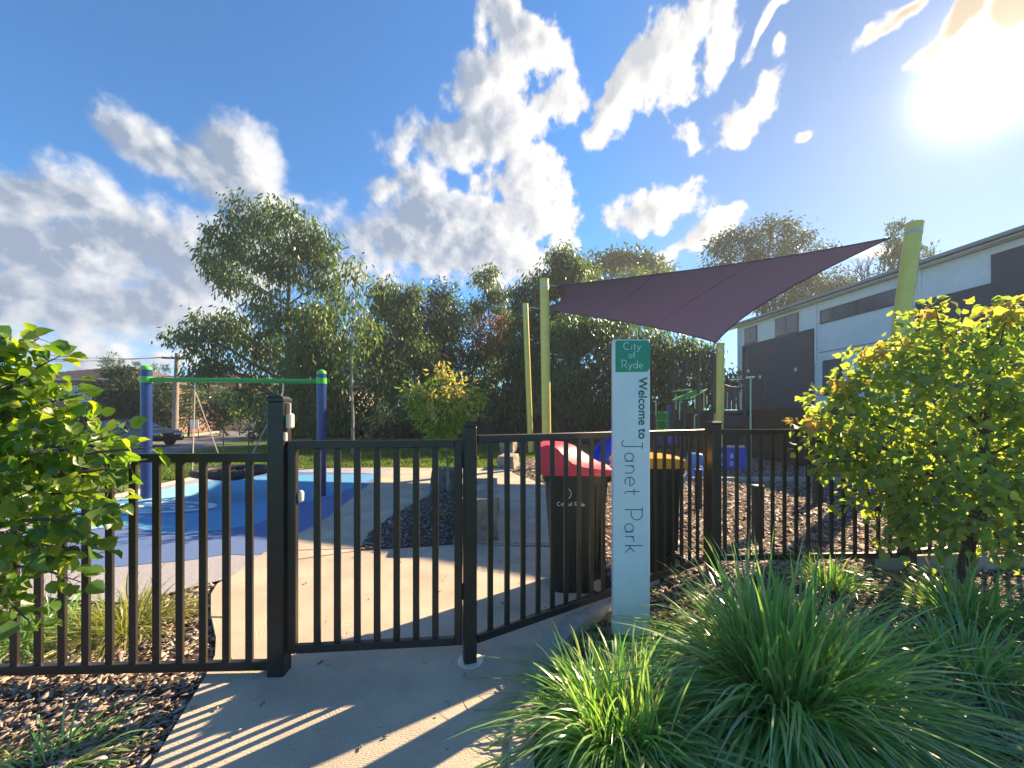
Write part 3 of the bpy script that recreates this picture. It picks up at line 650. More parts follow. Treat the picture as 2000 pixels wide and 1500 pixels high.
# ------------------------------------------------------------------ wheelie bins
def make_bin(label, loc, lidmat, rot, lid_open, text=True):
    r = thing('wheelie_bin', label, 'wheelie bin', loc, 'council wheelie bins behind the fence')
    def B(): return MB()
    off = Vector(loc)
    def W3(p): return Vector(p)+off
    # body: tapered loop from base to rim, front at -X
    secs = [(0.0, .185, .175), (.05, .195, .185), (.5, .225, .205), (.86, .25, .228), (.93, .255, .232), (.932, .275, .25), (1.0, .28, .252), (1.0, .255, .23), (.90, .245, .22)]
    mb = MB(); rings = []
    def rr(hx, hy, z, n=4, rad=.05):
        pts = []
        for (sx, sy, a0) in ((1, 1, 0), (-1, 1, 90), (-1, -1, 180), (1, -1, 270)):
            for k in range(n+1):
                a = math.radians(a0+90*k/n); pts.append((sx*(hx-rad)+rad*math.cos(a), sy*(hy-rad)+rad*math.sin(a), z))
        return pts
    vs = []; fs = []
    for (z, hx, hy) in secs: vs += [W3(p) for p in rr(hx, hy, z)]
    n = 20
    for i in range(len(secs)-1):
        for k in range(n): fs.append([i*n+k, i*n+(k+1) % n, (i+1)*n+(k+1) % n, (i+1)*n+k])
    fs.append(list(range(n))[::-1]); fs.append([(len(secs)-1)*n+k for k in range(n)])
    body = mb.add(vs, fs).build('body', M['bin'], r, True)
    # ribs down the back sides
    for sx in (.16, .205):
        MB().add([W3((sx-.008, -.205, .2)), W3((sx+.008, -.205, .2)), W3((sx+.012, -.243, .9)), W3((sx-.012, -.243, .9)), W3((sx-.008, -.18, .2)), W3((sx+.008, -.18, .2)), W3((sx+.012, -.22, .9)), W3((sx-.012, -.22, .9))],
                 [(0, 1, 2, 3), (4, 7, 6, 5), (0, 4, 5, 1), (3, 2, 6, 7), (0, 3, 7, 4), (1, 5, 6, 2)]).build('rib', M['bin'], r)
    # lid
    prof_e = lid_open['edge']; prof_c = lid_open['mid']; ny = 12; vs = []; fs = []; m_ = len(prof_e)
    for j in range(ny+1):
        t = -1+2*j/ny; k = 1-abs(t)**2.2
        for (pe, pc) in zip(prof_e, prof_c):
            vs.append(W3((-.295+pe[0]*(1-k)+pc[0]*k, t*.262, 1.0+pe[1]*(1-k)+pc[1]*k)))
    for j in range(ny):
        for i in range(m_-1): fs.append([j*m_+i, j*m_+i+1, (j+1)*m_+i+1, (j+1)*m_+i])
    b0 = len(vs)
    for j in (0, ny):
        for i in range(m_): p = vs[j*m_+i]; vs.append(Vector((p.x, p.y, off.z+1.004)))
    for jj, j in enumerate((0, ny)):
        for i in range(m_-1): fs.append([j*m_+i, j*m_+i+1, b0+jj*m_+i+1, b0+jj*m_+i])
    lid = MB().add(vs, fs).build('lid', lidmat, r, True)
    lip = MB(); pts = rr(.298, .270, 0, 4, .06)
    vs = [W3((p[0], p[1], .985)) for p in pts]+[W3((p[0], p[1], 1.016)) for p in pts]+[W3((p[0]*.93, p[1]*.93, 1.022)) for p in pts]
    fs = [[i, (i+1) % 20, 20+(i+1) % 20, 20+i] for i in range(20)]+[[20+i, 20+(i+1) % 20, 40+(i+1) % 20, 40+i] for i in range(20)]
    lip.add(vs, fs).build('lid_rim', lidmat, lid, True)
    MB().tube([W3((.305, -.24, 1.0)), W3((.305, .24, 1.0))], .020, 12).build('handle', lidmat, r, True)
    for sy in (-1, 1):
        wm = MB().tube([W3((.17, sy*.205, .1)), W3((.17, sy*.25, .1))], .10, 20)
        wh = wm.build('wheel', M['rubber'], r, True)
        MB().tube([W3((.17, sy*.252, .1)), W3((.17, sy*.258, .1))], .05, 16).build('hub', M['steel'], wh, True)
    if text:
        yy = -.2245
        tilt = Vector((0, -.055, .998)).normalized()
        stroke_text('lettering', 'City of Ryde', W3((-.165, -.2285, .735)), (1, 0, 0), tilt, .030, .0045, M['ink_white'], body, NO, .1)
        ring_ = MB(); vs = []; fs = []
        for k in range(28):
            a = 2*math.pi*k/28
            for q in (.042, .036): vs.append(W3((-.08+q*math.cos(a)*.75, -.2325-.055*q*math.sin(a), .835+q*math.sin(a))))
        for k in range(28): fs.append([2*k, 2*((k+1) % 28), 2*((k+1) % 28)+1, 2*k+1])
        ring_.add(vs, fs).build('emblem', M['ink_white'], body)
    r.rotation_euler = (0, 0, rot)
    return r
LO = dict(edge=[(.0, .01), (-.012, .215), (.05, .235), (.13, .205), (.19, .14), (.25, .085), (.34, .055), (.46, .04), (.56, .035), (.60, .01)],
          mid=[(-.01, .01), (-.02, .225), (.08, .25), (.20, .245), (.29, .215), (.37, .16), (.44, .11), (.51, .07), (.58, .045), (.605, .01)])
LC = dict(edge=[(.0, .005), (-.005, .045), (.03, .06), (.13, .07), (.19, .075), (.25, .08), (.34, .08), (.46, .075), (.56, .06), (.60, .01)],
          mid=[(-.01, .005), (-.01, .06), (.04, .08), (.13, .10), (.19, .11), (.25, .115), (.34, .11), (.46, .10), (.57, .08), (.605, .01)])
make_bin('dark green wheelie bin with a domed red lid behind the pickets', (.545, 3.36, 0), M['bin_red'], math.radians(-3), LO)
make_bin('dark wheelie bin with a flat yellow lid half hidden by the sign', (1.335, 3.80, 0), M['bin_yellow'], math.radians(2), LC, False)

# ------------------------------------------------------------------ basket swing
def pole(mb, a, b, r, n=16): mb.tube([a, b], r, n)
swl, swr = G(286, 972), G(628, 967)
sw_ = thing('swing_frame', 'blue steel swing frame with a bright green crossbar', 'swing frame', ((swl.x+swr.x)/2, (swl.y+swr.y)/2, 0))
for p, top in ((swl, 2.42), (swr, 2.37)):
    po = MB().tube([(p.x, p.y, -.1), (p.x, p.y, top-.085)], .084, 20).build('post', M['post_blue'], sw_, True)
    MB().lathe((p.x, p.y, top-.085), [(.087, 0), (.087, .02), (.075, .055), (.045, .078), (.012, .086)], 20).build('post_cap', M['lime'], po, True)
    MB().lathe((p.x, p.y, 2.10), [(.093, 0), (.093, .11)], 20).build('clamp', M['lime'], po, True)
zb_ = 2.155
MB().tube([(swl.x, swl.y, zb_), (swr.x, swr.y, zb_-.01)], .042, 16).build('crossbar', M['green_steel'], sw_, True)
dv = (swr-swl)
h1, h2 = swl+dv*.27, swl+dv*.775
nest = thing('nest_swing', 'round black basket swing hanging on ropes under the green crossbar', 'swing', ((h1.x+h2.x)/2, (h1.y+h2.y)/2, .4))
bc = Vector(((h1.x+h2.x)/2-.12, (h1.y+h2.y)/2, .47)); br = .58
ringp = [bc+Vector((math.cos(a)*br, math.sin(a)*br, 0)) for a in np.linspace(0, 2*math.pi, 33)]
MB().tube(ringp, .06, 10, False).build('basket_ring', M['basket'], nest, True)
net = MB()
for k in range(-5, 6):
    y_ = k*.095; xx = math.sqrt(max(0, br*br-y_*y_))
    pa = [bc+Vector((s_*xx, y_, -.16*(1-s_*s_)*(1-(y_/br)**2))) for s_ in np.linspace(-1, 1, 9)]
    net.tube(pa, .013, 5)
    pb = [bc+Vector((y_, s_*xx, -.16*(1-s_*s_)*(1-(y_/br)**2)+.004)) for s_ in np.linspace(-1, 1, 9)]
    net.tube(pb, .013, 5)
net.build('basket_net', M['basket'], nest, True)
for hp, sgn in ((h1, -1), (h2, 1)):
    top = Vector((hp.x, hp.y, zb_-.04)); jn = top+Vector((0, 0, -.16))
    ch = MB()
    for k in range(4):
        z_ = top.z-.02-k*.042; rr_ = [Vector((top.x+(.014*math.cos(a) if k % 2 else 0), top.y+(0 if k % 2 else .014*math.cos(a)), z_+.028*math.sin(a))) for a in np.linspace(0, 2*math.pi, 13)]
        ch.tube(rr_, .005, 5, False)
    ch.build('chain', M['steel'], nest, True)
    for s2 in (-1, 1):
        ang = math.radians(0 if sgn > 0 else 180)+s2*math.radians(38)
        e_ = bc+Vector((math.cos(ang)*br, math.sin(ang)*br, .05))
        MB().tube([jn, e_], .011, 6).build('rope', M['rope'], nest, True)

# ------------------------------------------------------------------ shade sail and its four poles
PA = (Vector((1.05, 11.5, -.1)), P(1063, 547, 11.5)); PB = (G(1037, 883), P(1026, 594, 16.5)); PC = (Vector((9.1, 9.5, -.1)), P(1786, 438, 9.5)); PD = (Vector((7.02, 13, -.1)), P(1407, 672, 13))
labs = ['thick yellow shade pole holding the left front sail corner', 'thinner looking yellow shade pole farther back left of the sail', 'leaning yellow shade pole rising behind the maple on the right', 'short yellow shade pole holding the low far sail corner']
for (a, b), l_, pr in zip((PA, PB, PC, PD), labs, (.136, .122, .168, .122)):
    r_ = thing('shade_pole', l_, 'pole', tuple(a), 'yellow poles of the shade sail')
    MB().tube([a, b], pr, 20).build('pole', M['pole_yellow'], r_, True)
    d_ = (b-a).normalized(); MB().tube([b, b+d_*.02], pr+.006, 20).build('pole_cap', M['pole_yellow'], r_, True)
    MB().tube([b-d_*.25, b-d_*.20], pr+.008, 20).build('collar', M['steel'], r_, True)
cA, cB, cC, cD = P(1088, 559, 11.65), P(1058, 603, 16.0), P(1740, 464, 9.6), P(1398, 669, 12.85)
sl = thing('shade_sail', 'dark purple shade sail stretched between four yellow poles', 'shade sail', tuple(cA))
N = 28; vs = []; fs = []
def sail_pt(s_, t_):
    k1, k2, k3, k4 = .055, .05, .07, .06
    t2 = t_+(1-t_)*k1*4*s_*(1-s_)-t_*k2*4*s_*(1-s_)
    s2 = s_+(1-s_)*k3*4*t_*(1-t_)-s_*k4*4*t_*(1-t_)
    return cA*(1-s2)*(1-t2)+cC*s2*(1-t2)+cD*s2*t2+cB*(1-s2)*t2
for i in range(N+1):
    for j in range(N+1): vs.append(sail_pt(i/N, j/N))
for i in range(N):
    for j in range(N): fs.append([i*(N+1)+j, (i+1)*(N+1)+j, (i+1)*(N+1)+j+1, i*(N+1)+j+1])
MB().add(vs, fs).build('cloth', M['sail'], sl, True)
hm = MB()
for edge in ([sail_pt(i/N, 0) for i in range(N+1)], [sail_pt(1, i/N) for i in range(N+1)], [sail_pt(i/N, 1) for i in range(N+1)], [sail_pt(0, i/N) for i in range(N+1)]): hm.tube(edge, .018, 6)
for s_ in (.34, .67): hm.tube([sail_pt(s_, j/N)-Vector((0, 0, .004)) for j in range(N+1)], .007, 4)
hm.build('hem', M['sail'], sl, True)
for cpt, (a, b) in ((cA, PA), (cB, PB), (cC, PC), (cD, PD)):
    d_ = (b-a).normalized(); MB().tube([cpt, b-d_*.12], .012, 6).build('cable', M['steel'], sl)

# ------------------------------------------------------------------ stones, bollards
def stone(name, label, cat, c_, hx, hy, hz, rot, mat, seed, rough=.03, group=None):
    import bmesh
    bm = bmesh.new(); bmesh.ops.create_cube(bm, size=2)
    bmesh.ops.subdivide_edges(bm, edges=bm.edges[:], cuts=6, use_grid_fill=True)
    rn = np.random.default_rng(seed); ph = rn.random(12)*6
    for v in bm.verts:
        p = v.co; k = 1-.05*(abs(p.x)**6+abs(p.y)**6+abs(p.z)**6-1)/2
        f_ = math.sin(p.x*2.3+ph[0]+p.z*1.7)*.5+math.sin(p.y*3.1+ph[1]-p.x)*.35+math.sin(p.z*4+ph[2]+p.y*2)*.3+rn.normal(0, .25)
        v.co = Vector((p.x*hx*k+rough*f_*.6, p.y*hy*k+rough*f_*.6, p.z*hz*k+rough*f_*.4*(1 if p.z > 0 else .2)))
    bm.transform(Matrix.Rotation(rot, 4, 'Z'))
    me = bpy.data.meshes.new(name); bm.to_mesh(me); bm.free()
    o = link_mesh(name, me, mat, None, False); o.location = c_
    return tag(o, label, cat, group)
c_ = G(925, 1058)
stone('stone_block', 'long pale sandstone seat block with a sawn front beside the gate', 'stone block', (c_.x-.0, c_.y+.82, .23), .255, .82, .27, math.radians(3), M['stone'], 1)
c_ = G(868, 958); stone('stone_block', 'dark weathered stone block behind the small maple trunk', 'stone block', (c_.x, c_.y+.3, .18), .30, .30, .24, .1, M['stone2'], 2)
c_ = G(990, 915); stone('stone_block', 'flat sandstone slab at the lawn edge near the yellow poles', 'stone block', (c_.x+.05, c_.y+.5, .16), .24, .6, .20, -.15, M['stone'], 3)
c_ = G(992, 893); stone('stone_block', 'upper sandstone slab stepping up behind the flat one', 'stone block', (c_.x+.02, c_.y+.9, .35), .26, .6, .22, -.15, M['stone'], 4)
c_ = G(1002, 880); stone('stone_block', 'grey capped stone block farthest up the stepped edge', 'stone block', (c_.x+.3, c_.y+.6, .40), .35, .7, .28, -.1, M['stone2'], 5)
def bollard(u, vb, z_top, w_, label):
    p = G(u, vb); r_ = thing('bollard', label, 'bollard', (p.x, p.y, 0), 'square timber bollards on the mulch')
    MB().box(p.x-w_/2, p.x+w_/2, p.y-w_/2, p.y+w_/2, -.1, z_top-.012, .006).build('post', M['timber'], r_)
    MB().box(p.x-w_/2-.002, p.x+w_/2+.002, p.y-w_/2-.002, p.y+w_/2+.002, z_top-.0115, z_top, .004).build('post_top', M['end_grain'], r_)
bollard(1480, 1042, .61, .105, 'squat square bollard with a pale top, nearest behind the pickets')
bollard(1364, 990, .62, .09, 'narrow bollard beside the blue spring seat')
bollard(1598, 978, .70, .115, 'dark bollard partly behind the maple leaves')

# ------------------------------------------------------------------ playground
def ptube(pts, r, mat, name, parent, n=8): return MB().tube(pts, r, n).build(name, mat, parent, True)
seat_p = G(1362, 931)
st_ = thing('play_stool', 'light blue waisted play stool on the mulch by the kerb', 'play seat', (seat_p.x, seat_p.y, 0))
MB().lathe((seat_p.x, seat_p.y, 0), [(.27, -.05), (.27, .02), (.22, .10), (.14, .20), (.12, .26)], 20).build('seat_base', M['play_light_blue'], st_, True)
MB().lathe((seat_p.x-.06, seat_p.y, .26), [(.12, 0), (.17, .06), (.19, .2), (.17, .30), (.12, .33)], 20).build('seat_top', M['play_light_blue'], st_, True)
# number panel
np_ = G(1428, 917); nps = thing('number_panel', 'blue play panel with white outlined numbers on the mulch', 'play panel', (np_.x, np_.y, 0))
px0, px1 = (1400-CX)/F*np_.y, (1452-CX)/F*np_.y; pz1 = H-(872-HV)/F*np_.y
MB().box(px0, px1, np_.y, np_.y+.05, .02, pz1-.03, .006).build('panel', M['play_blue'], nps)
MB().box(px0-.03, px1+.03, np_.y-.02, np_.y+.07, pz1-.028, pz1+.03, .006).build('panel_cap', M['end_grain'], nps)
MB().box(px1+.002, px1+.08, np_.y-.01, np_.y+.07, -.1, pz1-.03, .006).build('panel_post', M['play_blue'], nps)
for ch, uu, vv in (('2', 1409, 891), ('8', 1429, 891), ('5', 1409, 906), ('0', 1429, 906)):
    font_text('numeral', ch, ((uu-CX)/F*np_.y, np_.y-.002, H-(vv-HV)/F*np_.y), EX, EZ, .19, M['ink_white'], nps, 0, True)
# blue slide
s0 = P(1203, 848, 9.0); s1 = P(1150, 893, 8.6)
sd = thing('slide', 'bright blue curved slide seen above the red bin lid', 'slide', (s1.x, s1.y, 0))
pth = [Vector((2.85, 9.5, 1.02)), Vector((2.65, 9.3, .98)), Vector((2.4, 9.1, .78)), Vector((2.15, 8.95, .52)), Vector((1.95, 8.8, .34)), Vector((1.75, 8.7, .27))]
prof = [(-.32, .20), (-.29, .20), (-.26, .04), (0, 0), (.26, .04), (.29, .20), (.32, .20), (.28, -.02), (0, -.05), (-.28, -.02)]
vs = []; fs = []
for i, p in enumerate(pth):
    t = (pth[min(i+1, 5)]-pth[max(i-1, 0)]); t.z = 0; t.normalize(); sd_ = Vector((-t.y, t.x, 0))
    vs += [p+sd_*a+UP*b for a, b in prof]
n = len(prof)
for i in range(5):
    for k in range(n): fs.append([i*n+k, i*n+(k+1) % n, (i+1)*n+(k+1) % n, (i+1)*n+k])
MB().add(vs, fs).build('chute', M['play_blue'], sd, True)
for p in (pth[0], pth[4]): MB().tube([(p.x, p.y, -.1), (p.x, p.y, p.z-.03)], .04, 10).build('support', M['post_blue'], sd, True)
# climbing tower with green ladder bars
tw = thing('climbing_tower', 'dark playground tower with green climbing bars under the shade sail', 'playground', (6.2, 14.0, 0))
TY = 14.0
def PX(u, Y=TY): return (u-CX)/F*Y
def PZ(v, Y=TY): return H-(v-HV)/F*Y
for (u, v0, Y, r_) in ((1338, 708, 14.6, .06), (1364, 696, 14.0, .065), (1395, 690, 14.2, .07), (1314, 720, 15.2, .055), (1455, 682, 14.2, .05), (1392, 690, 16.0, .06), (1336, 705, 16.2, .06), (1492, 730, 14.6, .05)):
    ptube([(PX(u, Y), Y, -.1), (PX(u, Y), Y, PZ(v0, Y))], r_, M['play_dark'], 'tower_post', tw, 10)
pnl = MB()
for k in range(6):
    x0 = PX(1398)+k*(PX(1452)-PX(1398))/6; pnl.box(x0+.012, x0+(PX(1452)-PX(1398))/6-.012, TY+.15, TY+.19, PZ(800), PZ(757), .006)
pnl.build('barrier_panel', M['play_dark'], tw)
MB().box(PX(1396), PX(1454), TY+.1, TY+1.7, PZ(806), PZ(801)).build('deck', M['play_dark'], tw)
MB().box(PX(1408), PX(1470), TY+.12, TY+.2, PZ(833), PZ(812), .005).build('lower_panel', M['play_dark'], tw)
MB().box(PX(1397), PX(1407), TY+.05, TY+.11, PZ(835), PZ(808), .005).build('tan_panel', M['tan'], tw)
ptube([(PX(1424), TY, PZ(742)), (PX(1452), TY, PZ(742))], .022, M['steel'], 'rail', tw)
ptube([(PX(1415), TY, PZ(751))]+[(PX(1415+i*5), TY, PZ(752+4*math.sin(math.pi*i/8))) for i in range(1, 8)]+[(PX(1452), TY, PZ(751))], .018, M['steel'], 'rail', tw)
for u in (1405, 1412, 1424, 1449): ptube([(PX(u), TY+.12, PZ(798)), (PX(u), TY+.12, PZ(765))], .018, M['steel'], 'rail', tw)
ptube([(PX(1313), TY, PZ(765)), (PX(1362), TY+.5, PZ(759))], .03, M['green_steel'], 'climbing_bar', tw)
ptube([(PX(1306), TY-.3, PZ(783)), (PX(1366), TY+.6, PZ(762))], .032, M['green_steel'], 'climbing_bar', tw)
ptube([(PX(1335), TY-.5, PZ(780)), (PX(1391), TY+.4, PZ(759))], .032, M['green_steel'], 'climbing_bar', tw)
for k in range(6):
    f_ = k/5; a = Vector((PX(1306)+(PX(1366)-PX(1306))*f_, TY-.3+.9*f_, PZ(783)+(PZ(762)-PZ(783))*f_)); b = Vector((PX(1335)+(PX(1391)-PX(1335))*f_, TY-.5+.9*f_, PZ(780)+(PZ(759)-PZ(780))*f_))
    ptube([a, b], .02, M['green_steel'], 'rung', tw)
for (u, v0, v1, hk) in ((1318, 768, 800, 0), (1325, 785, 820, 1), (1355, 768, 798, 0), (1372, 765, 797, -1), (1354, 810, 838, 1), (1304, 809, 838, -1), (1279, 784, 812, -1), (1378, 770, 790, 0)):
    pts = [(PX(u), TY-.1, PZ(v1)), (PX(u), TY-.1, PZ(v0+2))]
    if hk: pts += [(PX(u+hk*1.5), TY-.1, PZ(v0)), (PX(u+hk*5), TY-.1, PZ(v0))]
    ptube(pts, .024, M['pale_green'], 'grab_rail', tw)
gb_ = MB(); x0, x1 = PX(1272), PX(1293)
for k in range(7):
    xx = x0+(x1-x0)*k/6; gb_.tube([(xx, TY-.5+.12*math.sin(math.pi*k/6), PZ(838)), (xx, TY-.5-.2*math.sin(math.pi*k/6), PZ(806))], .026, 8)
for v in (838, 822, 806): gb_.tube([(x0, TY-.5, PZ(v)), ((x0+x1)/2, TY-.68, PZ(v)), (x1, TY-.5, PZ(v))], .026, 8)
gb_.build('green_cage', M['green_steel'], tw, True)
MB().box(PX(1296), PX(1306), TY-.2, TY-.1, PZ(838), PZ(792), .01).build('blue_panel', M['post_blue'], tw)
MB().box(PX(1306), PX(1322), TY+.0, TY+.06, PZ(868), PZ(842), .01).build('blue_panel', M['play_blue'], tw)
MB().box(PX(1278), PX(1300), TY+.0, TY+.06, PZ(870), PZ(845), .01).build('blue_panel', M['post_blue'], tw)
# T-bar post
tb = thing('play_post', 'slim pale green pole with a short crossbar near the tower', 'play post', (PX(1466, 11), 11, 0))
ptube([(PX(1466, 11), 11, -.1), (PX(1466, 11), 11, PZ(737, 11))], .022, M['pale_green'], 'pole', tb)
ptube([(PX(1457, 11), 11, PZ(738, 11)), (PX(1473, 11), 11, PZ(737, 11))], 0.028, M['pale_green'], 'crossbar', tb)

# ------------------------------------------------------------------ white townhouse on the right
HK = 1.4
def HYu(u): return 13.43*HK/((u-1000)/750+.143)
def ZK(z): return H+(z-H)*HK if z > 0 else z
E = Vector((-.1416, .9899, 0)); OUT = Vector((-.9899, -.1416, 0))
def HP(u, z, out=0.0):
    Y = HYu(u); return Vector((13.43*HK-.143*Y, Y, z))+OUT*out
ho = thing('townhouse', 'two storey white rendered house with charcoal lower cladding', 'house', tuple(HP(1800, 0)))
def wallbox(name, u0, u1, z0, z1_, out0, out1, mat, parent=ho, bev=0):
    z0, z1_ = ZK(z0), ZK(z1_)
    a, b = HP(u0, 0), HP(u1, 0); c_ = (a+b)/2; L_ = (b-a).length/2
    return MB().obox(c_+OUT*(out0+out1)/2+UP*(z0+z1_)/2, E*L_, OUT*(out1-out0)/2, UP*(z1_-z0)/2, bev).build(name, mat, parent)
wallbox('wall', 1440, 2700, -.1, 5.75, -8, 0, M['house_white'])
wallbox('lower_cladding', 1452, 1591, -.1, 4.83, .003, .10, M['house_dark'])
wallbox('lower_cladding', 1800, 2700, -.1, 4.80, .003, .30, M['house_dark'])
wallbox('upper_cladding', 1938, 2700, 4.803, 5.55, .003, .06, M['house_dark'])
wallbox('string_course', 1600, 1795, 3.86, 3.90, .003, .015, M['gutter'])
def win(u0, u1, z0, z1_, mull=1, out=.0):
    f_ = wallbox('window', u0, u1, z0, z1_, out+.002, out+.05, M['frame_dark'])
    a, b = HP(u0, 0), HP(u1, 0); L_ = (b-a).length; n_ = mull+1
    for k in range(n_):
        s0_, s1_ = (k/n_)+.05/n_, ((k+1)/n_)-.05/n_
        c_ = a+(b-a)*(s0_+s1_)/2
        MB().obox(c_+OUT*(out+.052)+UP*(ZK(z0)+ZK(z1_))/2, E*(L_*(s1_-s0_)/2), OUT*.002, UP*((ZK(z1_)-ZK(z0))/2-.06)).build('pane', M['glass'], f_)
win(1455, 1479, 4.86, 5.62); win(1515, 1560, 4.86, 5.62); win(1603, 1762, 4.92, 5.42, 1); win(1608, 1647, 2.3, 3.56, 0)
def downpipe(u, z0, z1_):
    z0, z1_ = ZK(z0), ZK(z1_); MB().tube([HP(u, z1_, .30), HP(u, z1_-.08, .07), HP(u, z0, .07)], .045, 8).build('downpipe', M['house_white'], ho, True)
downpipe(1595, 3.5, 5.78); downpipe(1799, 4.82, 5.78); downpipe(1444, 4.4, 5.78)
a, b = HP(1425, 0, .42), HP(2700, 0, .42)
cr_ = OUT*-4.6
rf = MB(); za, zr = ZK(5.92), ZK(5.92)+.9
a2, b2 = a+cr_*1.9+UP*0, b+cr_*1.9
rf.add([a+UP*za, b+UP*za, b+cr_+UP*zr, a+cr_-E*1.5+UP*zr, a2+UP*za, b2+UP*za, a+UP*(za-.03), b+UP*(za-.03), a2+UP*(za-.03), b2+UP*(za-.03)],
       [(0, 1, 2, 3), (3, 2, 5, 4), (0, 3, 4), (6, 8, 9, 7), (0, 6, 7, 1), (4, 5, 9, 8), (0, 4, 8, 6)])
rf.build('roof', M['roofmetal'], ho)
ml = (a+b)/2; MB().obox(ml+OUT*.06+UP*ZK(5.86), E*((b-a).length/2), OUT*.06, UP*.07, .02).build('gutter', M['gutter'], ho)
MB().obox(ml-OUT*.21+UP*ZK(5.775), E*((b-a).length/2-.01), OUT*.2, UP*.016).build('eave_soffit', M['house_white'], ho)
for (u, z) in ((1464, 3.55), (1487, 3.2), (1557, 3.3)): wallbox('wall_light', u, u+3, z, z+.14, .102, .17, M['house_white'])
# dark paling fence in front of the house
a, b = Vector((8.9, 18.2, 0)), Vector((9.2, 6.5, 0))
pf = thing('paling_fence', 'dark timber paling fence along the foot of the white house', 'fence', (9, 12, 0))
t = (b-a).normalized(); nn = Vector((-t.y, t.x, 0)); L_ = (b-a).length
pb = MB(); k = 0.0
while k < L_-.1:
    pb.obox(a+t*(k+.05)+UP*(.85+.006*math.sin(k*9)), t*.047, nn*.010, UP*.92); k += .1
pb.build('palings', M['paling'], pf)
rl = MB()
for z in (.4, 1.5): rl.obox((a+b)/2+UP*z+nn*.04, t*L_/2, nn*.02, UP*.045)
rl.build('rails', M['paling'], pf)
# back boundary fence
a, b = Vector((-6, 34, 0)), Vector((8.9, 18.4, 0)); t = (b-a).normalized(); nn = Vector((-t.y, t.x, 0)); L_ = (b-a).length
pf = thing('paling_fence', 'dark timber paling fence at the back of the park under the trees', 'fence', (1, 26, 0))
pb = MB(); k = 0.0
while k < L_-.1:
    pb.obox(a+t*(k+.05)+UP*(.8+.006*math.sin(k*9)), t*.047, nn*.010, UP*.88); k += .1
pb.build('palings', M['paling'], pf)

# ------------------------------------------------------------------ leaves, trees, plants
def frames(D, Nn):
    D = D/np.linalg.norm(D, axis=1, keepdims=True)
    S = np.cross(D, Nn); S /= np.linalg.norm(S, axis=1, keepdims=True)+1e-9
    return D, S, np.cross(S, D)
def leaf_geo(C, D, Nn, L, Wd, kind):
    n = len(C); D, S, Nn = frames(D, Nn); L = L[:, None]; Wd = Wd[:, None]
    if kind == 'narrow':
        V = np.stack([C, C+D*L*.45+S*Wd*.5+Nn*L*.05, C+D*L-Nn*L*.08, C+D*L*.45-S*Wd*.5+Nn*L*.05], 1)
        return V.reshape(-1, 3), (np.arange(n)*4)[:, None]+np.arange(4), None
    if kind == 'sickle':   # drooping gum leaf of two quads
        V = np.stack([C, C+D*L*.35+S*Wd*.5+Nn*L*.04, C+D*L*.35-S*Wd*.5+Nn*L*.04, C+D*L*.72+S*Wd*.55-Nn*L*.02, C+D*L*.72-S*Wd*.15-Nn*L*.02, C+D*L+S*Wd*.5-Nn*L*.1], 1)
        b = (np.arange(n)*6)[:, None]
        return V.reshape(-1, 3), b+np.array([[1, 2, 4, 3]]), np.concatenate([b+np.array([[0, 2, 1]]), b+np.array([[3, 4, 5]])])
    # broad leaf: midrib fold, rounded sides, curled tip
    pts = [(0, 0, 0), (.18, .40, .06), (.48, .52, .09), (.78, .33, .03), (1.0, 0, -.16), (.78, -.33, .03), (.48, -.52, .09), (.18, -.40, .06), (.5, 0, -.01)]
    if kind == 'lobed':
        pts = [(0, 0, 0), (.05, .45, .03), (.42, .62, .05), (.62, .34, .03), (1.0, 0, -.16), (.62, -.34, .03), (.42, -.62, .05), (.05, -.45, .03), (.45, 0, -.02)]
    fo = NR.uniform(.2, 3.2, (n, 1)); cu = NR.uniform(-.3, 2.6, (n, 1)); sk = NR.normal(0, .10, (n, 1))
    V = np.stack([C+D*L*a+S*(Wd*b+L*sk*a*a)+Nn*L*(c*fo if c > 0 else -.16*cu*a*a) for a, b, c in pts], 1); b = (np.arange(n)*9)[:, None]
    q = np.concatenate([b+np.array([[0, 8, 2, 1]]), b+np.array([[8, 4, 3, 2]]), b+np.array([[0, 7, 6, 8]]), b+np.array([[8, 6, 5, 4]])])
    return V.reshape(-1, 3), q, None
def unit(n):
    v = NR.normal(0, 1, (n, 3)); return v/np.linalg.norm(v, axis=1, keepdims=True)
def crown(name, blobs, dens_, L, wr, kind, mat, parent, clump=.5, per=26, droop=.6, shell=2.4, flat=1.0, lvar=.35, smooth=False, side=.0):
    Cs, Ds = [], []
    for (c_, r_) in blobs:
        r_ = np.array(r_); k = max(2, int(dens_*(r_[0]*r_[1]+r_[1]*r_[2]+r_[0]*r_[2])))
        u_ = unit(k); rad = NR.random(k)**(1/shell); cc = np.array(c_)+u_*rad[:, None]*r_
        m_ = per; p = np.repeat(cc, m_, 0)+NR.normal(0, clump*.5, (k*m_, 3))*np.array([1, 1, flat])
        out = p-np.repeat(cc, m_, 0); out /= np.linalg.norm(out, axis=1, keepdims=True)+1e-6
        d_ = out*.55+unit(k*m_)*.45+np.array([0, 0, -droop])+np.repeat(u_, m_, 0)*.2
        Cs.append(p); Ds.append(d_)
    C = np.concatenate(Cs); D = np.concatenate(Ds); n = len(C)
    Nn = unit(n)*.9+np.array([0, 0, .85-side]) if kind in ('broad', 'lobed') else unit(n)
    l_ = L*(1-lvar+2*lvar*NR.random(n))
    V, q, t_ = leaf_geo(C, D, Nn, l_, l_*wr*(.8+.4*NR.random(n)), kind)
    return mesh_np(name, V, q, t_, mat, parent, smooth)
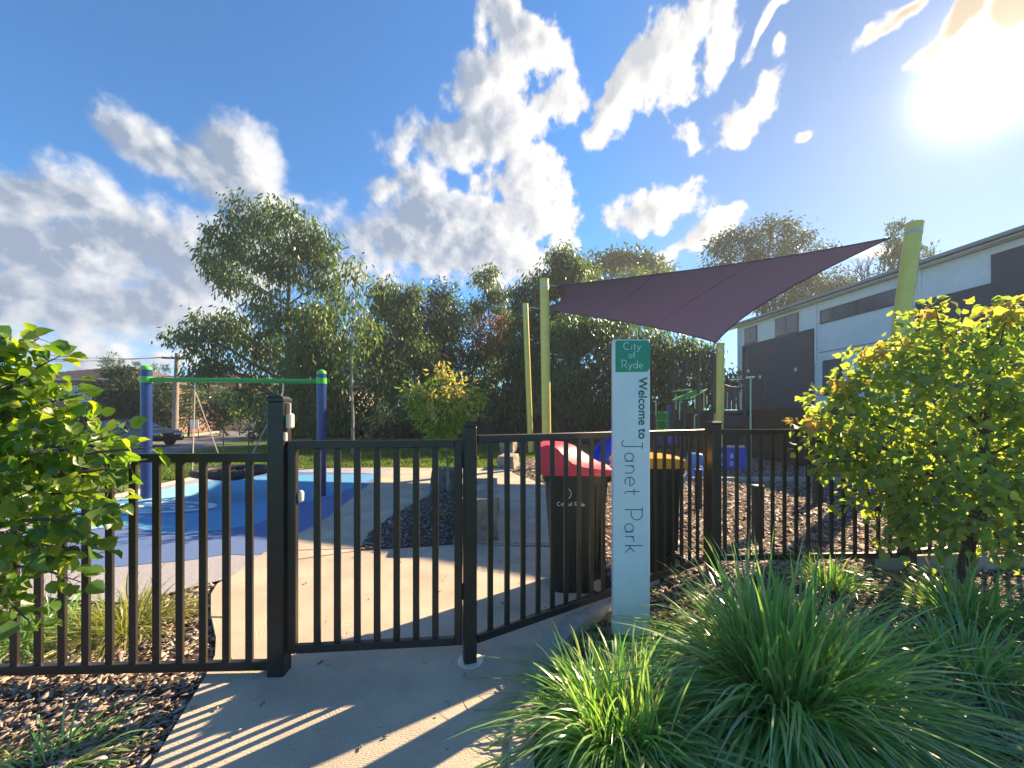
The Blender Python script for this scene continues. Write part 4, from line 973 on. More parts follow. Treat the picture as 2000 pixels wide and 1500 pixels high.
def bend(a, b, n=5, wob=.06, up=0.0, seed=None):
    a, b = Vector(a), Vector(b); L_ = (b-a).length; pts = []
    o1 = Vector((RN.uniform(-1, 1), RN.uniform(-1, 1), RN.uniform(-.4, .4)))*wob*L_
    for i in range(n+1):
        t = i/n; pts.append(a+(b-a)*t+o1*math.sin(math.pi*t)+UP*up*L_*math.sin(math.pi*t)+Vector((RN.uniform(-1, 1), RN.uniform(-1, 1), 0))*wob*.15*L_*(0 < i < n))
    return pts
def trunk(base, blobs, r, mat, parent, top=None, twigs=4, spread=.9, name='trunk', minlimb=.12, n=8):
    base = Vector(base); mb = MB()
    zs = sorted(b[0][2] for b in blobs); topb = max(blobs, key=lambda b: b[0][2])
    tp_ = Vector(top) if top is not None else Vector(topb[0])
    tr = bend(base, tp_, 10, .03); mb.tube(tr, [r*(1-.85*(i/10)) for i in range(11)], n)
    for (c_, rr_) in blobs:
        c_ = Vector(c_); best = None
        cand = [i for i in range(2, 10) if tr[i].z < c_.z-.15*abs(c_.z-base.z)*.3] or [2]
        i = min(cand, key=lambda q: (tr[q]-c_).length+abs((c_.z-tr[q].z)-.6*(Vector((c_.x, c_.y))-Vector((tr[q].x, tr[q].y))).length)*.6)
        r0 = max(r*minlimb, r*(1-.85*i/10)*.55); lim = bend(tr[i], c_, 5, .08, .04); mb.tube(lim, [r0*(1-.7*k/5) for k in range(6)], 6)
        for _ in range(twigs):
            d_ = Vector(unit(1)[0]); e_ = c_+Vector((d_.x*rr_[0], d_.y*rr_[1], d_.z*rr_[2]))*spread
            s_ = lim[RN.randint(2, 5)]; mb.tube(bend(s_, e_, 3, .1, .05), [r0*.32, r0*.25, r0*.18, r0*.08], 5)
    return mb.build(name, mat, parent, True)
def blob(u, v, ru, rv, Y, dy=0.0, ry=None):
    Y_ = Y+dy; k = Y_/F; return (tuple(P(u, v, Y_)), (ru*k, (ry if ry else .5*(ru+rv)*k*.9), rv*k))
def tree(name, label, cat, base, blobs, mat, r, bark='bark', group=None, top=None, twigs=4, ct=None, **kw):
    o = thing(name, label, cat, tuple(base), group); trunk(base, blobs, r, M[bark], o, top, twigs)
    crown('crown', blobs, mat=mat, parent=o, **kw); return o

BG = 'trees along the back of the park'
GUM = dict(dens_=7.5, L=.30, wr=.30, kind='sickle', clump=.58, per=46, droop=1.3, shell=2.2)
Y = 24
tree('gum_tree', 'tallest gum tree on the left with open drooping foliage', 'tree', G(548, 862),
     [blob(*b, Y, RN.uniform(-1, 1)) for b in [(500, 432, 62, 44), (572, 450, 60, 48), (628, 492, 40, 52), (450, 480, 52, 42), (412, 518, 34, 34), (455, 545, 40, 32), (548, 525, 75, 50), (632, 560, 34, 48), (398, 655, 34, 48), (450, 640, 44, 50), (545, 610, 50, 52), (346, 668, 20, 28), (420, 715, 48, 38), (520, 690, 70, 50), (610, 640, 44, 44), (600, 730, 60, 50), (500, 770, 55, 40)]],
     M['gum'], .30, 'bark', BG, top=P(560, 480, Y), **{**GUM, 'dens_': 5., 'per': 44, 'shell': 1.8})
Y = 17
tree('gum_tree', 'slender gum sapling with a thin pale trunk in front of the trees', 'tree', G(690, 886),
     [blob(*b, Y, RN.uniform(-.6, .6)) for b in [(700, 530, 26, 34), (690, 590, 38, 40), (715, 650, 40, 42), (662, 660, 34, 40), (690, 715, 40, 34)]],
     M['gum_olive'], .07, 'bark_pale', BG, top=P(698, 530, Y), dens_=6.5, L=.26, wr=.26, kind='sickle', clump=.55, per=26, droop=1.1)
tree('gum_tree', 'short gold tinted young gum beside the pale sapling trunk', 'tree', G(712, 882),
     [blob(735, 812, 30, 28, 18), blob(745, 790, 20, 20, 18), blob(722, 835, 18, 18, 18)], M['leaf_acer_top'], .035, 'bark', BG, dens_=5, L=.18, wr=.25, kind='sickle', clump=.4, per=22, droop=1.)
Y = 21
tree('gum_tree', 'bushy olive gum leaning between the tallest gum and the pale sapling', 'tree', G(612, 862),
     [blob(*b, Y, RN.uniform(-.8, .8)) for b in [(628, 620, 46, 40), (610, 690, 60, 46), (650, 720, 55, 60), (590, 770, 60, 48), (660, 790, 60, 44), (560, 815, 60, 30)]],
     M['gum_olive'], .14, 'bark', BG, **{**GUM, 'dens_': 8, 'L': .28})
Y = 24
tree('gum_tree', 'rounded olive gold tree right of the pale sapling', 'tree', G(765, 862),
     [blob(*b, Y, RN.uniform(-.8, .8)) for b in [(745, 580, 36, 34), (792, 592, 36, 40), (770, 640, 64, 46), (740, 700, 60, 50), (805, 700, 50, 50), (770, 770, 80, 44)]],
     M['gum_olive'], .16, 'bark', BG, **{**GUM, 'dens_': 8, 'L': .28})
Y = 27
tree('broadleaf_tree', 'pointed bright green tree behind the small maple', 'tree', G(865, 858),
     [blob(*b, Y, RN.uniform(-.8, .8)) for b in [(862, 585, 30, 32), (850, 630, 44, 38), (885, 640, 40, 36), (860, 700, 70, 46), (880, 770, 80, 48)]],
     M['wood_green'], .16, 'bark', BG, dens_=8, L=.26, wr=.42, kind='narrow', clump=.65, per=44, droop=.7)
Y = 30
tree('gum_tree', 'wispy topped gum rising above the red tipped shrub', 'tree', G(955, 854),
     [blob(*b, Y, RN.uniform(-.8, .8)) for b in [(945, 540, 24, 24), (965, 580, 34, 28), (930, 605, 28, 26), (985, 620, 30, 34), (950, 700, 55, 60), (930, 770, 60, 40)]],
     M['gum'], .15, 'bark_pale', BG, top=P(947, 545, Y), **{**GUM, 'dens_': 6})
Y = 28
tree('flowering_tree', 'reddish tipped shrubby tree between the gums', 'tree', G(960, 856),
     [blob(*b, Y, RN.uniform(-.6, .6)) for b in [(945, 650, 38, 26), (985, 640, 26, 24), (965, 672, 44, 20)]],
     M['red_flower'], .10, 'bark', BG, dens_=7, L=.26, wr=.4, kind='narrow', clump=.6, per=24, droop=.5)
Y = 27
tree('broadleaf_tree', 'tall dense tree directly behind the yellow poles', 'tree', G(1075, 857),
     [blob(*b, Y, RN.uniform(-.8, .8)) for b in [(1095, 512, 34, 30), (1075, 550, 46, 36), (1120, 550, 40, 34), (1030, 580, 34, 32), (1045, 640, 54, 50), (1110, 640, 60, 50), (1010, 690, 44, 50), (1060, 740, 80, 56), (1000, 790, 60, 40)]],
     M['gum'], .2, 'bark', BG, **{**GUM, 'dens_': 9})
Y = 23
tree('broadleaf_tree', 'broad dark tree in shade below the left part of the sail', 'tree', G(1170, 864),
     [blob(*b, Y, RN.uniform(-.8, .8)) for b in [(1120, 650, 60, 40), (1190, 665, 64, 44), (1150, 730, 80, 50), (1220, 740, 60, 50), (1110, 790, 70, 40), (1190, 800, 80, 36)]],
     M['wood_green'], .18, 'bark', BG, **{**GUM, 'dens_': 8, 'L': .28})
tree('broadleaf_tree', 'lighter green tree seen under the sail behind the climbing tower', 'tree', G(1320, 864),
     [blob(*b, Y, RN.uniform(-.8, .8)) for b in [(1270, 672, 54, 34), (1330, 690, 50, 40), (1385, 700, 40, 36), (1280, 740, 60, 50), (1350, 760, 60, 50), (1410, 760, 40, 40), (1290, 800, 60, 34)]],
     M['gum'], .16, 'bark', BG, **{**GUM, 'dens_': 7, 'L': .28})
# understorey
for k, (u, v, ru, rv, Yy, l_) in enumerate([(560, 838, 60, 26, 30, 'low dark shrub under the tallest gum'), (650, 832, 60, 30, 31, 'low dark shrub behind the blue right swing post'), (770, 828, 70, 34, 31, 'wide dark shrub below the olive gold tree'), (870, 826, 60, 36, 32, 'dark shrub behind the small maple crown'), (1080, 815, 70, 40, 30, 'dark shrub behind the front yellow pole'), (1200, 822, 80, 36, 27, 'dark shrub behind the sign board'), (1330, 820, 80, 36, 26, 'dark shrub behind the green climbing bars')]):
    o = thing('shrub', l_, 'shrub', tuple(G(u, 817+H*F/Yy)), 'dark shrubs under the trees')
    bl = [blob(u-ru*.4, v, ru*.6, rv, Yy), blob(u+ru*.4, v, ru*.6, rv*.9, Yy, .6), blob(u, v+6, ru, rv*.7, Yy, -.4)]
    crown('foliage', bl, 6, .36, .45, 'narrow', M['wood_green'], o, .7, 30, .4)
    trunk(G(u, 817+H*F/Yy), bl, .06, M['bark'], o, None, 2, name='stem')
# far trees on the skyline
FT = 'skyline trees far behind the park'
Y = 55
tree('umbrella_tree', 'flat topped dark umbrella tree on the skyline left of the sail', 'tree', G(1222, 838),
     [blob(*b, Y, RN.uniform(-1, 1)) for b in [(1180, 518, 34, 14), (1225, 512, 44, 14), (1262, 522, 30, 14), (1150, 532, 18, 10), (1292, 535, 20, 12)]],
     M['wood_green'], .45, 'bark_pale', FT, top=P(1222, 540, Y), dens_=3.2, L=.55, wr=.5, kind='narrow', clump=1.0, per=40, droop=.2)
tree('skyline_tree', 'pale olive tree crown between umbrella tree and sail edge', 'tree', G(1255, 840),
     [blob(*b, 48, RN.uniform(-1, 1)) for b in [(1225, 552, 40, 18), (1262, 548, 34, 18), (1305, 540, 24, 18), (1150, 548, 30, 26), (1250, 600, 90, 50)]],
     M['gum_olive'], .3, 'bark', FT, dens_=3.4, L=.5, wr=.3, kind='narrow', clump=1.0, per=36, droop=.6)
Y = 46
tree('skyline_tree', 'wide airy gum crown standing above the middle of the sail', 'tree', G(1490, 841),
     [blob(*b, Y, RN.uniform(-1, 1)) for b in [(1505, 448, 44, 20), (1450, 462, 36, 22), (1548, 470, 34, 24), (1410, 490, 34, 26), (1490, 492, 50, 24), (1570, 500, 30, 18), (1615, 488, 22, 10), (1400, 520, 30, 22), (1460, 530, 50, 22), (1550, 545, 50, 26), (1590, 570, 50, 30), (1520, 590, 60, 34), (1640, 560, 36, 26)]],
     M['far_leaf'], .45, 'bark', FT, dens_=2.4, L=.42, wr=.34, kind='sickle', clump=.9, per=44, droop=.7)
tree('skyline_tree', 'upright dark tree on the skyline beside the leaning yellow pole', 'tree', G(1745, 844),
     [blob(*b, 40, RN.uniform(-.6, .6)) for b in [(1748, 460, 22, 22), (1735, 495, 28, 24), (1768, 500, 26, 28), (1745, 530, 36, 22), (1812, 495, 16, 9)]],
     M['far_leaf'], .2, 'bark', FT, dens_=3.4, L=.36, wr=.4, kind='narrow', clump=.5, per=26, droop=-.9)
bt = thing('bare_tree', 'leafless grey tree between the sail tip and the house roof', 'tree', tuple(G(1685, 845)), FT)
mb = MB(); bp_ = G(1685, 845); tp_ = P(1685, 560, 38); mb.tube(bend(bp_, tp_, 6, .03), [.2, .19, .18, .17, .16, .15, .13], 7)
def twig(p, d_, L_, r_, lev):
    q = p+d_*L_; mb.tube(bend(p, q, 3, .06), [r_, r_*.85, r_*.7, r_*.5], 5)
    if lev > 0:
        for _ in range(3):
            dd = (d_+Vector((RN.uniform(-.7, .7), RN.uniform(-.5, .5), RN.uniform(-.1, .4)))).normalized(); twig(p+d_*L_*RN.uniform(.5, 1), dd, L_*.62, r_*.55, lev-1)
for k in range(6): twig(tp_-UP*RN.uniform(0, 1.5), Vector((RN.uniform(-.9, .9), RN.uniform(-.5, .5), 1)).normalized(), 2.0, .07, 3)
mb.build('trunk', M['bark'], bt, True)

# small maple in the island bed
Y = 7.55; ac = thing('maple_tree', 'small round maple with orange tips in the island bed', 'tree', tuple(G(876, 960)))
bl = [blob(*b, Y, dy) for (*b, dy) in [(862, 765, 50, 30, 0), (822, 775, 34, 30, -.1), (910, 778, 34, 28, .1), (865, 805, 58, 34, 0), (868, 840, 36, 26, 0), (845, 742, 18, 16, 0), (874, 736, 14, 18, 0), (876, 880, 16, 26, 0), (800, 760, 16, 14, .1), (935, 770, 18, 12, 0), (840, 815, 30, 28, -.3), (890, 815, 30, 28, -.3)]]
trunk(G(876, 960), bl, .035, M['bark_pale'], ac, P(866, 770, Y), 4)
crown('crown', bl, 46, .105, .36, 'sickle', M['leaf_acer'], ac, .15, 20, .4, 2.4)
crown('tip_foliage', [blob(*b, Y, dy) for (*b, dy) in [(850, 735, 16, 12, -.1), (874, 730, 16, 14, -.1), (885, 762, 40, 20, -.4), (838, 778, 22, 16, -.5), (905, 785, 26, 14, -.35), (815, 755, 18, 10, -.2), (865, 800, 26, 14, -.6)]], 64, .10, .36, 'sickle', M['leaf_acer_top'], ac, .13, 16, .2)

# close shrub on the left with broad leaves
Y = 1.72; ls = thing('leafy_shrub', 'broad leaved green shrub spilling over the fence at far left', 'shrub', (-2.75, 1.75, -.05))
lb = [blob(u, v, ru, rv, Y, dy, .15) for (u, v, ru, rv, dy) in [(5, 712, 32, 18, .05), (45, 745, 34, 20, .1), (-20, 770, 70, 36, .05), (60, 800, 40, 32, .1), (20, 860, 80, 42, .1), (120, 870, 36, 24, .12), (-10, 950, 70, 46, .05), (60, 960, 50, 32, .05), (10, 1040, 56, 36, .05), (90, 1030, 30, 18, .05), (-25, 1110, 40, 30, .05), (-60, 1165, 50, 26, .05), (-150, 800, 100, 100, .05), (-150, 1000, 100, 100, .05), (-260, 900, 120, 160, 0)]]
trunk((-2.75, 1.75, -.1), lb, .035, M['bark'], ls, tuple(P(-120, 760, Y)), 5, minlimb=.25)
crown('foliage', lb, 250, .056, .84, 'broad', M['leaf_left'], ls, .12, 9, .35, 2.6, 1., .3, True, .3)
def sprays(name, specs, mat, parent, L, wr, kind, step=.035, barkm='bark'):
    Cs, Ds, Ns = [], [], []; mb = MB()
    for (a, b, nside) in specs:
        pts = bend(a, b, 6, .08, .03); mb.tube(pts, [.007, .006, .0055, .005, .004, .003, .002], 6)
        tot = (Vector(b)-Vector(a)).length; n = max(3, int(tot/step)); ax = (Vector(b)-Vector(a)).normalized()
        for i in range(n):
            t = .15+.85*i/(n-1); f_ = t*6; j = min(5, int(f_)); p = pts[j]+(pts[j+1]-pts[j])*(f_-j)
            for _ in range(nside):
                sd = Vector(unit(1)[0]); sd = (sd-ax*sd.dot(ax)).normalized(); q = p+sd*.035+ax*.01
                mb.tube([p, q], [.0018, .0012], 4, False)
                Cs.append(q); Ds.append(sd*.8+ax*.6+Vector((0, 0, -.45))); Ns.append(Vector(unit(1)[0])*.7+Vector((0, 0, .6)))
    mb.build('twig', M[barkm], parent, True)
    C, D, Nn = [np.array([tuple(x) for x in q]) for q in (Cs, Ds, Ns)]; l_ = L*(.65+.6*NR.random(len(C)))
    V, q, t_ = leaf_geo(C, D, Nn, l_, l_*wr*(.85+.3*NR.random(len(C))), kind)
    return mesh_np(name, V, q, t_, mat, parent, True)
def pv(u, v, dy=0): return P(u-14, v+6, 1.78+dy)
sprays('foliage', [(pv(60, 900), pv(262, 838, .1), 2), (pv(90, 930), pv(268, 905, .1), 2), (pv(180, 880), pv(318, 868, .12), 1), (pv(60, 1010, -.1), pv(240, 1010, -.05), 2), (pv(120, 1010, -.1), pv(238, 975, -.08), 1), (pv(60, 1060, -.05), pv(205, 1075, -.05), 2), (pv(40, 1100), pv(170, 1130, 0), 2), (pv(0, 1120), pv(80, 1215, 0), 2), (pv(20, 800), pv(175, 765, .08), 2), (pv(20, 760), pv(130, 690, .05), 2), (pv(-20, 720), pv(90, 655, .0), 2), (pv(-30, 720), pv(25, 650, -.05), 2), (pv(60, 830), pv(205, 815, .1), 2), (pv(80, 870), pv(235, 870, .12), 2), (pv(100, 960, .05), pv(255, 955, .1), 2)], M['leaf_left'], ls, .070, .86, 'broad', .030)

# maple on the right
Y = 3.3; rt = thing('maple_tree', 'bushy backlit maple with red tips in front of the right fence', 'tree', tuple(G(1878, 1140)))
rb = [blob(u, v, ru, rv, Y, dy, .34) for (u, v, ru, rv, dy) in [(1826, 640, 22, 30, 0), (1880, 690, 46, 34, 0), (1965, 630, 40, 28, .1), (1995, 690, 60, 50, .1), (1750, 700, 34, 28, .1), (1706, 722, 28, 26, 0), (1656, 775, 32, 26, 0), (1800, 745, 56, 40, -.1), (1612, 825, 26, 20, .1), (1700, 815, 60, 42, 0), (1800, 830, 70, 50, 0), (1920, 790, 76, 60, 0), (2010, 830, 70, 90, 0), (1650, 885, 38, 32, 0), (1740, 905, 60, 40, -.1), (1830, 930, 70, 46, -.2), (1940, 930, 76, 56, -.1), (2030, 960, 60, 70, 0), (1775, 985, 48, 28, -.1), (1850, 1020, 60, 32, -.2), (1950, 1030, 66, 32, 0), (2120, 800, 90, 160, .1), (2130, 1000, 90, 90, 0)]]
trunk(G(1878, 1140), rb, .05, M['bark'], rt, tuple(P(1930, 640, Y)), 5, minlimb=.2)
crown('crown', rb, 120, .066, .74, 'lobed', M['leaf_maple'], rt, .17, 11, .45, 2.6, 1., .3, True, .2)
crown('tip_foliage', [blob(u, v, ru, rv, Y, -.02, .12) for (u, v, ru, rv) in [(1824, 604, 12, 10), (1962, 596, 16, 8), (1885, 655, 14, 6), (1752, 672, 14, 6), (1700, 694, 10, 6), (1640, 752, 10, 8), (1596, 812, 8, 7), (1998, 610, 10, 6), (1660, 750, 10, 6), (1568, 828, 8, 8), (1930, 610, 8, 6)]], 150, .070, .8, 'lobed', M['leaf_young_lit'], rt, .06, 7, .8, 2.5, 1., .3, True)  # young tips, their yellow-lime also standing in for sunlit outer leaves
sprays('crown', [(P(1680, 790, 3.3), P(1590, 770, 3.3), 2), (P(1660, 850, 3.3), P(1556, 836, 3.35), 2), (P(1700, 740, 3.3), P(1636, 735, 3.3), 2), (P(1840, 700, 3.3), P(1824, 588, 3.3), 3), (P(1720, 730, 3.3), P(1690, 680, 3.3), 2), (P(1780, 720, 3.3), P(1756, 655, 3.3), 2), (P(1950, 680, 3.3), P(1965, 582, 3.3), 3), (P(1900, 690, 3.3), P(1880, 630, 3.3), 2), (P(1690, 900, 3.2), P(1600, 905, 3.2), 2), (P(1730, 960, 3.2), P(1640, 1000, 3.2), 2), (P(1780, 1000, 3.1), P(1720, 1070, 3.1), 2), (P(1700, 870, 3.2), P(1600, 930, 3.2), 2), (P(1850, 1010, 3.1), P(1830, 1085, 3.05), 2), (P(1940, 1030, 3.1), P(1960, 1100, 3.05), 2)], M['leaf_maple'], rt, .074, .78, 'lobed', .040)

# strappy plants
def strappy(label, c_, n, L, wd, mat, tilt=(.15, 1.15), droop=.55, rbase=.12, bias=(0, 0), pw_=.75, dome=.8, group='strappy grass clumps in the mulch', name='strappy_plant'):
    o = thing(name, label, 'plant', tuple(c_), group); S_ = 7
    for pn_, n, mat, tilt, droop, L in (('blades', n, mat, tilt, droop, L), ('dead_blades', max(14, n//11), M['strap_dead'], (.7, 1.55), .9, L*.72)):
        az_ = NR.random(n)*2*np.pi; k = NR.random(n)
        ti = tilt[0]+(tilt[1]-tilt[0])*k**pw_
        d_ = np.stack([np.sin(ti)*np.cos(az_)+bias[0], np.sin(ti)*np.sin(az_)+bias[1], np.cos(ti)], 1); d_ /= np.linalg.norm(d_, axis=1, keepdims=True)
        l_ = L*(.55+.55*NR.random(n))*(dome+(1-dome)*np.sin(ti)); rb_ = rbase*np.sqrt(NR.random(n)); a2 = NR.random(n)*2*np.pi
        b_ = np.array(c_)+np.stack([rb_*np.cos(az_+NR.normal(0, .6, n)), rb_*np.sin(az_+NR.normal(0, .6, n)), np.zeros(n)], 1)
        dr_ = droop*(.55+NR.random(n)*.9)*np.clip(ti+.3, .35, 1.25)
        sd_ = np.cross(d_, np.array([0, 0, 1.])); sd_ /= np.linalg.norm(sd_, axis=1, keepdims=True)+1e-6
        tw = NR.normal(0, .5, n); up_ = np.cross(sd_, d_); sd_ = sd_*np.cos(tw)[:, None]+up_*np.sin(tw)[:, None]
        curl = NR.normal(0, .07, (n, 3)); curl[:, 2] *= .3
        w_ = wd*(.6+.7*NR.random(n)); V = np.zeros((n, S_+1, 2, 3))
        for i in range(S_+1):
            t = i/S_; p = b_+d_*(l_*t)[:, None]+curl*(l_*t*t)[:, None]; p[:, 2] -= dr_*l_*t*t
            p[:, 2] = np.maximum(p[:, 2], c_[2]+.015+.02*NR.random())
            ww = w_*(.75+.5*t if t < .5 else 1.0)*(1-max(0, (t-.55)/.45)**1.5*.97)
            V[:, i, 0] = p+sd_*ww[:, None]/2; V[:, i, 1] = p-sd_*ww[:, None]/2
        b = (np.arange(n)*(S_+1)*2)[:, None, None]; q = []
        for i in range(S_): q.append([2*i, 2*i+1, 2*i+3, 2*i+2])
        mesh_np(pn_, V.reshape(-1, 3), (np.array(q)[None]+b).reshape(-1, 4), None, mat, o, True)
    return o
strappy('dense clump of arching green blades at the foot of the sign', (.49, 1.78, Z_M), 1800, .94, .0105, M['strap'], (.03, 1.5), .74, .16, (-.04, -.06), .62, .62)
strappy('largest fountain of long green blades right of the sign', (1.40, 1.97, Z_M), 2000, 1.20, .0125, M['strap'], (.03, 1.42), .64, .18, (.03, -.05), .78, .86)
strappy('strappy green plant at the right edge under the maple', (2.68, 2.25, Z_M), 560, .72, .0125, M['strap'], (.1, 1.45), .80, .2)
strappy('small strappy tuft beside the fence behind the largest clump', (2.75, 3.35, Z_M), 260, .55, .010, M['strap'], (.05, .9), .5, .12)
strappy('green strappy tuft in front of the maple trunk', (3.35, 2.85, Z_M), 420, .75, .011, M['strap'], (.05, 1.1), .5, .16)
strappy('sparse green tuft in the mulch at bottom left', (-1.95, 1.62, Z_M), 170, .36, .008, M['strap'], (.4, 1.35), .6, .13, (.1, -.1))
strappy('second straggly tuft at the bottom left corner', (-2.3, 1.5, Z_M), 160, .34, .008, M['strap_dry'], (.4, 1.3), .55, .16)
strappy('yellow green tuft behind the left fence pickets', (-2.75, 2.75, Z_M), 420, .55, .009, M['strap_dry'], (.1, 1.25), .6, .2)
strappy('darker tuft behind the fence at far left under the shrub', (-3.3, 2.6, Z_M), 420, .55, .009, M['strap'], (.1, 1.25), .6, .2)
o = strappy('tiny green tuft beside the sandstone seat block', (G(865, 1010).x, G(865, 1010).y, .01), 60, .16, .008, M['strap'], (.1, 1.1), .5, .05)

# ------------------------------------------------------------------ street on the left
def house(label, x0, x1, y0, y1, ze, zr, wall, wins, over=.6):
    o = thing('house', label, 'house', ((x0+x1)/2, (y0+y1)/2, 0), 'houses across the street')
    MB().box(x0, x1, y0, y1, -.1, ze-.02).build('wall', wall, o)
    mb = MB(); X0, X1, Y0, Y1 = x0-over, x1+over, y0-over, y1+over; ins = min((X1-X0), (Y1-Y0))/2
    if (X1-X0) > (Y1-Y0): r0, r1 = (X0+ins, (Y0+Y1)/2), (X1-ins, (Y0+Y1)/2)
    else: r0, r1 = ((X0+X1)/2, Y0+ins), ((X0+X1)/2, Y1-ins)
    # stepped courses so the tiles read as tiles
    C = [(X0, Y0), (X1, Y0), (X1, Y1), (X0, Y1)]; nst = 14
    def lv(t, z):
        if (X1-X0) > (Y1-Y0): R = [r0, r1, r1, r0]
        else: R = [r0, r0, r1, r1]
        return [(c[0]+(r[0]-c[0])*t, c[1]+(r[1]-c[1])*t, z) for c, r in zip(C, R)]
    for k in range(nst):
        t0, t1 = k/nst, (k+1)/nst; za, zb2 = ze+(zr-ze)*t0+.05, ze+(zr-ze)*t1
        a_, b_ = lv(t0, za), lv(t1, zb2); lo = lv(t0, za-.06)
        for i in range(4):
            j = (i+1) % 4; mb.add([a_[i], a_[j], b_[j], b_[i]], [(0, 1, 2, 3)]); mb.add([lo[i], lo[j], a_[j], a_[i]], [(0, 1, 2, 3)])
    mb.build('roof', M['tiles'], o)
    MB().box(X0-.05, X1+.05, Y0-.06, Y0-.005, ze-.15, ze+.03).build('gutter', M['cream'], o)
    MB().box(X0, X1, Y0, Y1, ze-.019, ze-.01).build('eave_soffit', M['cream'], o)
    for (wx, wz, ww, wh) in wins:
        f_ = MB().box(wx, wx+ww, y0-.04, y0-.002, wz, wz+wh).build('window', M['house_white'], o)
        MB().box(wx+.07, wx+ww/2-.03, y0-.05, y0-.041, wz+.07, wz+wh-.07).build('pane', M['glass'], f_)
        MB().box(wx+ww/2+.03, wx+ww-.07, y0-.05, y0-.041, wz+.07, wz+wh-.07).build('pane', M['glass'], f_)
    return o
house('brick house with a dark tiled hip roof behind the left shrub', -48, -35.6, 36, 47, 5.1, 7.0, M['brick'], [(-42.0, 3.0, 2.6, 1.5), (-46, 3, 2, 1.5), (-42, .8, 2.4, 1.4), (-38.5, 3., 1.6, 1.4)])
house('farther brick house with a brown tiled roof behind the power pole', -46, -35.5, 50, 62, 6.4, 8.4, M['brick'], [(-43.5, 4.0, 2.2, 1.6), (-39.5, 4.0, 2.0, 1.6), (-38, .8, 2.2, 1.8)])
house('cream rendered house glimpsed between trees near the street end', -34, -25, 58, 70, 6.2, 8.2, M['cream'], [(-32, 3.9, 2.2, 1.6), (-28.5, 3.9, 2.0, 1.6), (-31, .8, 2.4, 1.8)])
tag(MB().box(-44, -20, 47.0, 47.25, -.1, 1.2).build('garden_wall', M['cream']), 'low cream garden wall along the far side of the street', 'wall')
# small dark park shelter behind the trees
sh = thing('cabin', 'small dark cabin glimpsed behind the tree trunks', 'cabin', tuple(G(965, 850)))
x0, x1 = (928-CX)/F*29, (1008-CX)/F*29
MB().box(x0, x1, 29, 32, -.1, 2.3).build('wall', M['house_dark'], sh)
MB().add([(x0-.3, 28.5, 2.35), (x1+.3, 28.5, 2.35), (x1+.3, 32.3, 3.0), (x0-.3, 32.3, 3.0), (x0-.3, 28.5, 2.45), (x1+.3, 28.5, 2.45), (x1+.3, 32.3, 3.1), (x0-.3, 32.3, 3.1)], [(0, 3, 2, 1), (4, 5, 6, 7), (0, 1, 5, 4), (2, 3, 7, 6), (1, 2, 6, 5), (0, 4, 7, 3)]).build('roof', M['gutter'], sh)
wf = MB().box(x0+.4, x0+1.4, 28.95, 28.998, 1.2, 2.0).build('window', M['gutter'], sh); MB().box(x0+.45, x0+1.35, 28.94, 28.949, 1.25, 1.95).build('pane', M['glass'], wf)
# parked car
def car(label, loc, rot):
    o = thing('parked_car', label, 'car', loc)
    L0 = Vector(loc)
    side = [(-2.15, .35), (-2.2, .62), (-2.12, .86), (-1.75, .95), (-1.15, 1.38), (-.55, 1.46), (.15, 1.44), (.95, 1.0), (1.75, .88), (2.12, .70), (2.18, .45), (2.1, .28), (-2.05, .28)]
    def wy(z): return .86 if z < .9 else .86-.30*(z-.9)/.56*1.0
    n = len(side); vs = [L0+Vector((x, -wy(z), z)) for x, z in side]+[L0+Vector((x, wy(z), z)) for x, z in side]
    MB().add(vs, [list(range(n)), list(range(2*n-1, n-1, -1))]+[[i, n+i, n+(i+1) % n, (i+1) % n] for i in range(n)]).build('body', M['paint_dark'], o)
    gl = [(-1.55, .97), (-1.08, 1.34), (-.5, 1.41), (.12, 1.39), (.78, 1.0)]
    for s_ in (-1, 1):
        pts = [L0+Vector((x, s_*(wy(z)+.006), z)) for x, z in gl]
        MB().poly(pts if s_ < 0 else pts[::-1]).build('side_window', M['glass'], o)
        for x in (-1.35, 1.35):
            wl = MB().tube([L0+Vector((x, s_*.70, .31)), L0+Vector((x, s_*.88, .31))], .31, 24).build('wheel', M['rubber'], o, True)
            MB().tube([L0+Vector((x, s_*.881, .31)), L0+Vector((x, s_*.892, .31))], .19, 16).build('rim', M['steel'], wl, True)
        MB().obox(L0+Vector((2.08, s_*.62, .66)), (.09, 0, 0), (0, .17, 0), (0, 0, .07), .02).build('headlight', M['headlight'], o)
        MB().obox(L0+Vector((.62, s_*.93, 1.02)), (.07, 0, 0), (0, .07, 0), (0, 0, .055), .02).build('wing_mirror', M['paint_dark'], o)
    a_ = [(.22, 1.425), (.93, 1.03)]
    MB().poly([L0+Vector((a_[0][0]+.02, -.52, a_[0][1])), L0+Vector((a_[1][0]+.02, -.76, a_[1][1])), L0+Vector((a_[1][0]+.02, .76, a_[1][1])), L0+Vector((a_[0][0]+.02, .52, a_[0][1]))]).build('windscreen', M['glass'], o)
    MB().obox(L0+Vector((2.17, 0, .5)), (.02, 0, 0), (0, .4, 0), (0, 0, .08), .01).build('grille', M['rubber'], o)
    o.rotation_euler = (0, 0, rot)
cp = G(238, 870.5); car('dark car parked on the street behind the left blue post', (cp.x, cp.y+.6, Z_G+.02), math.radians(-6))
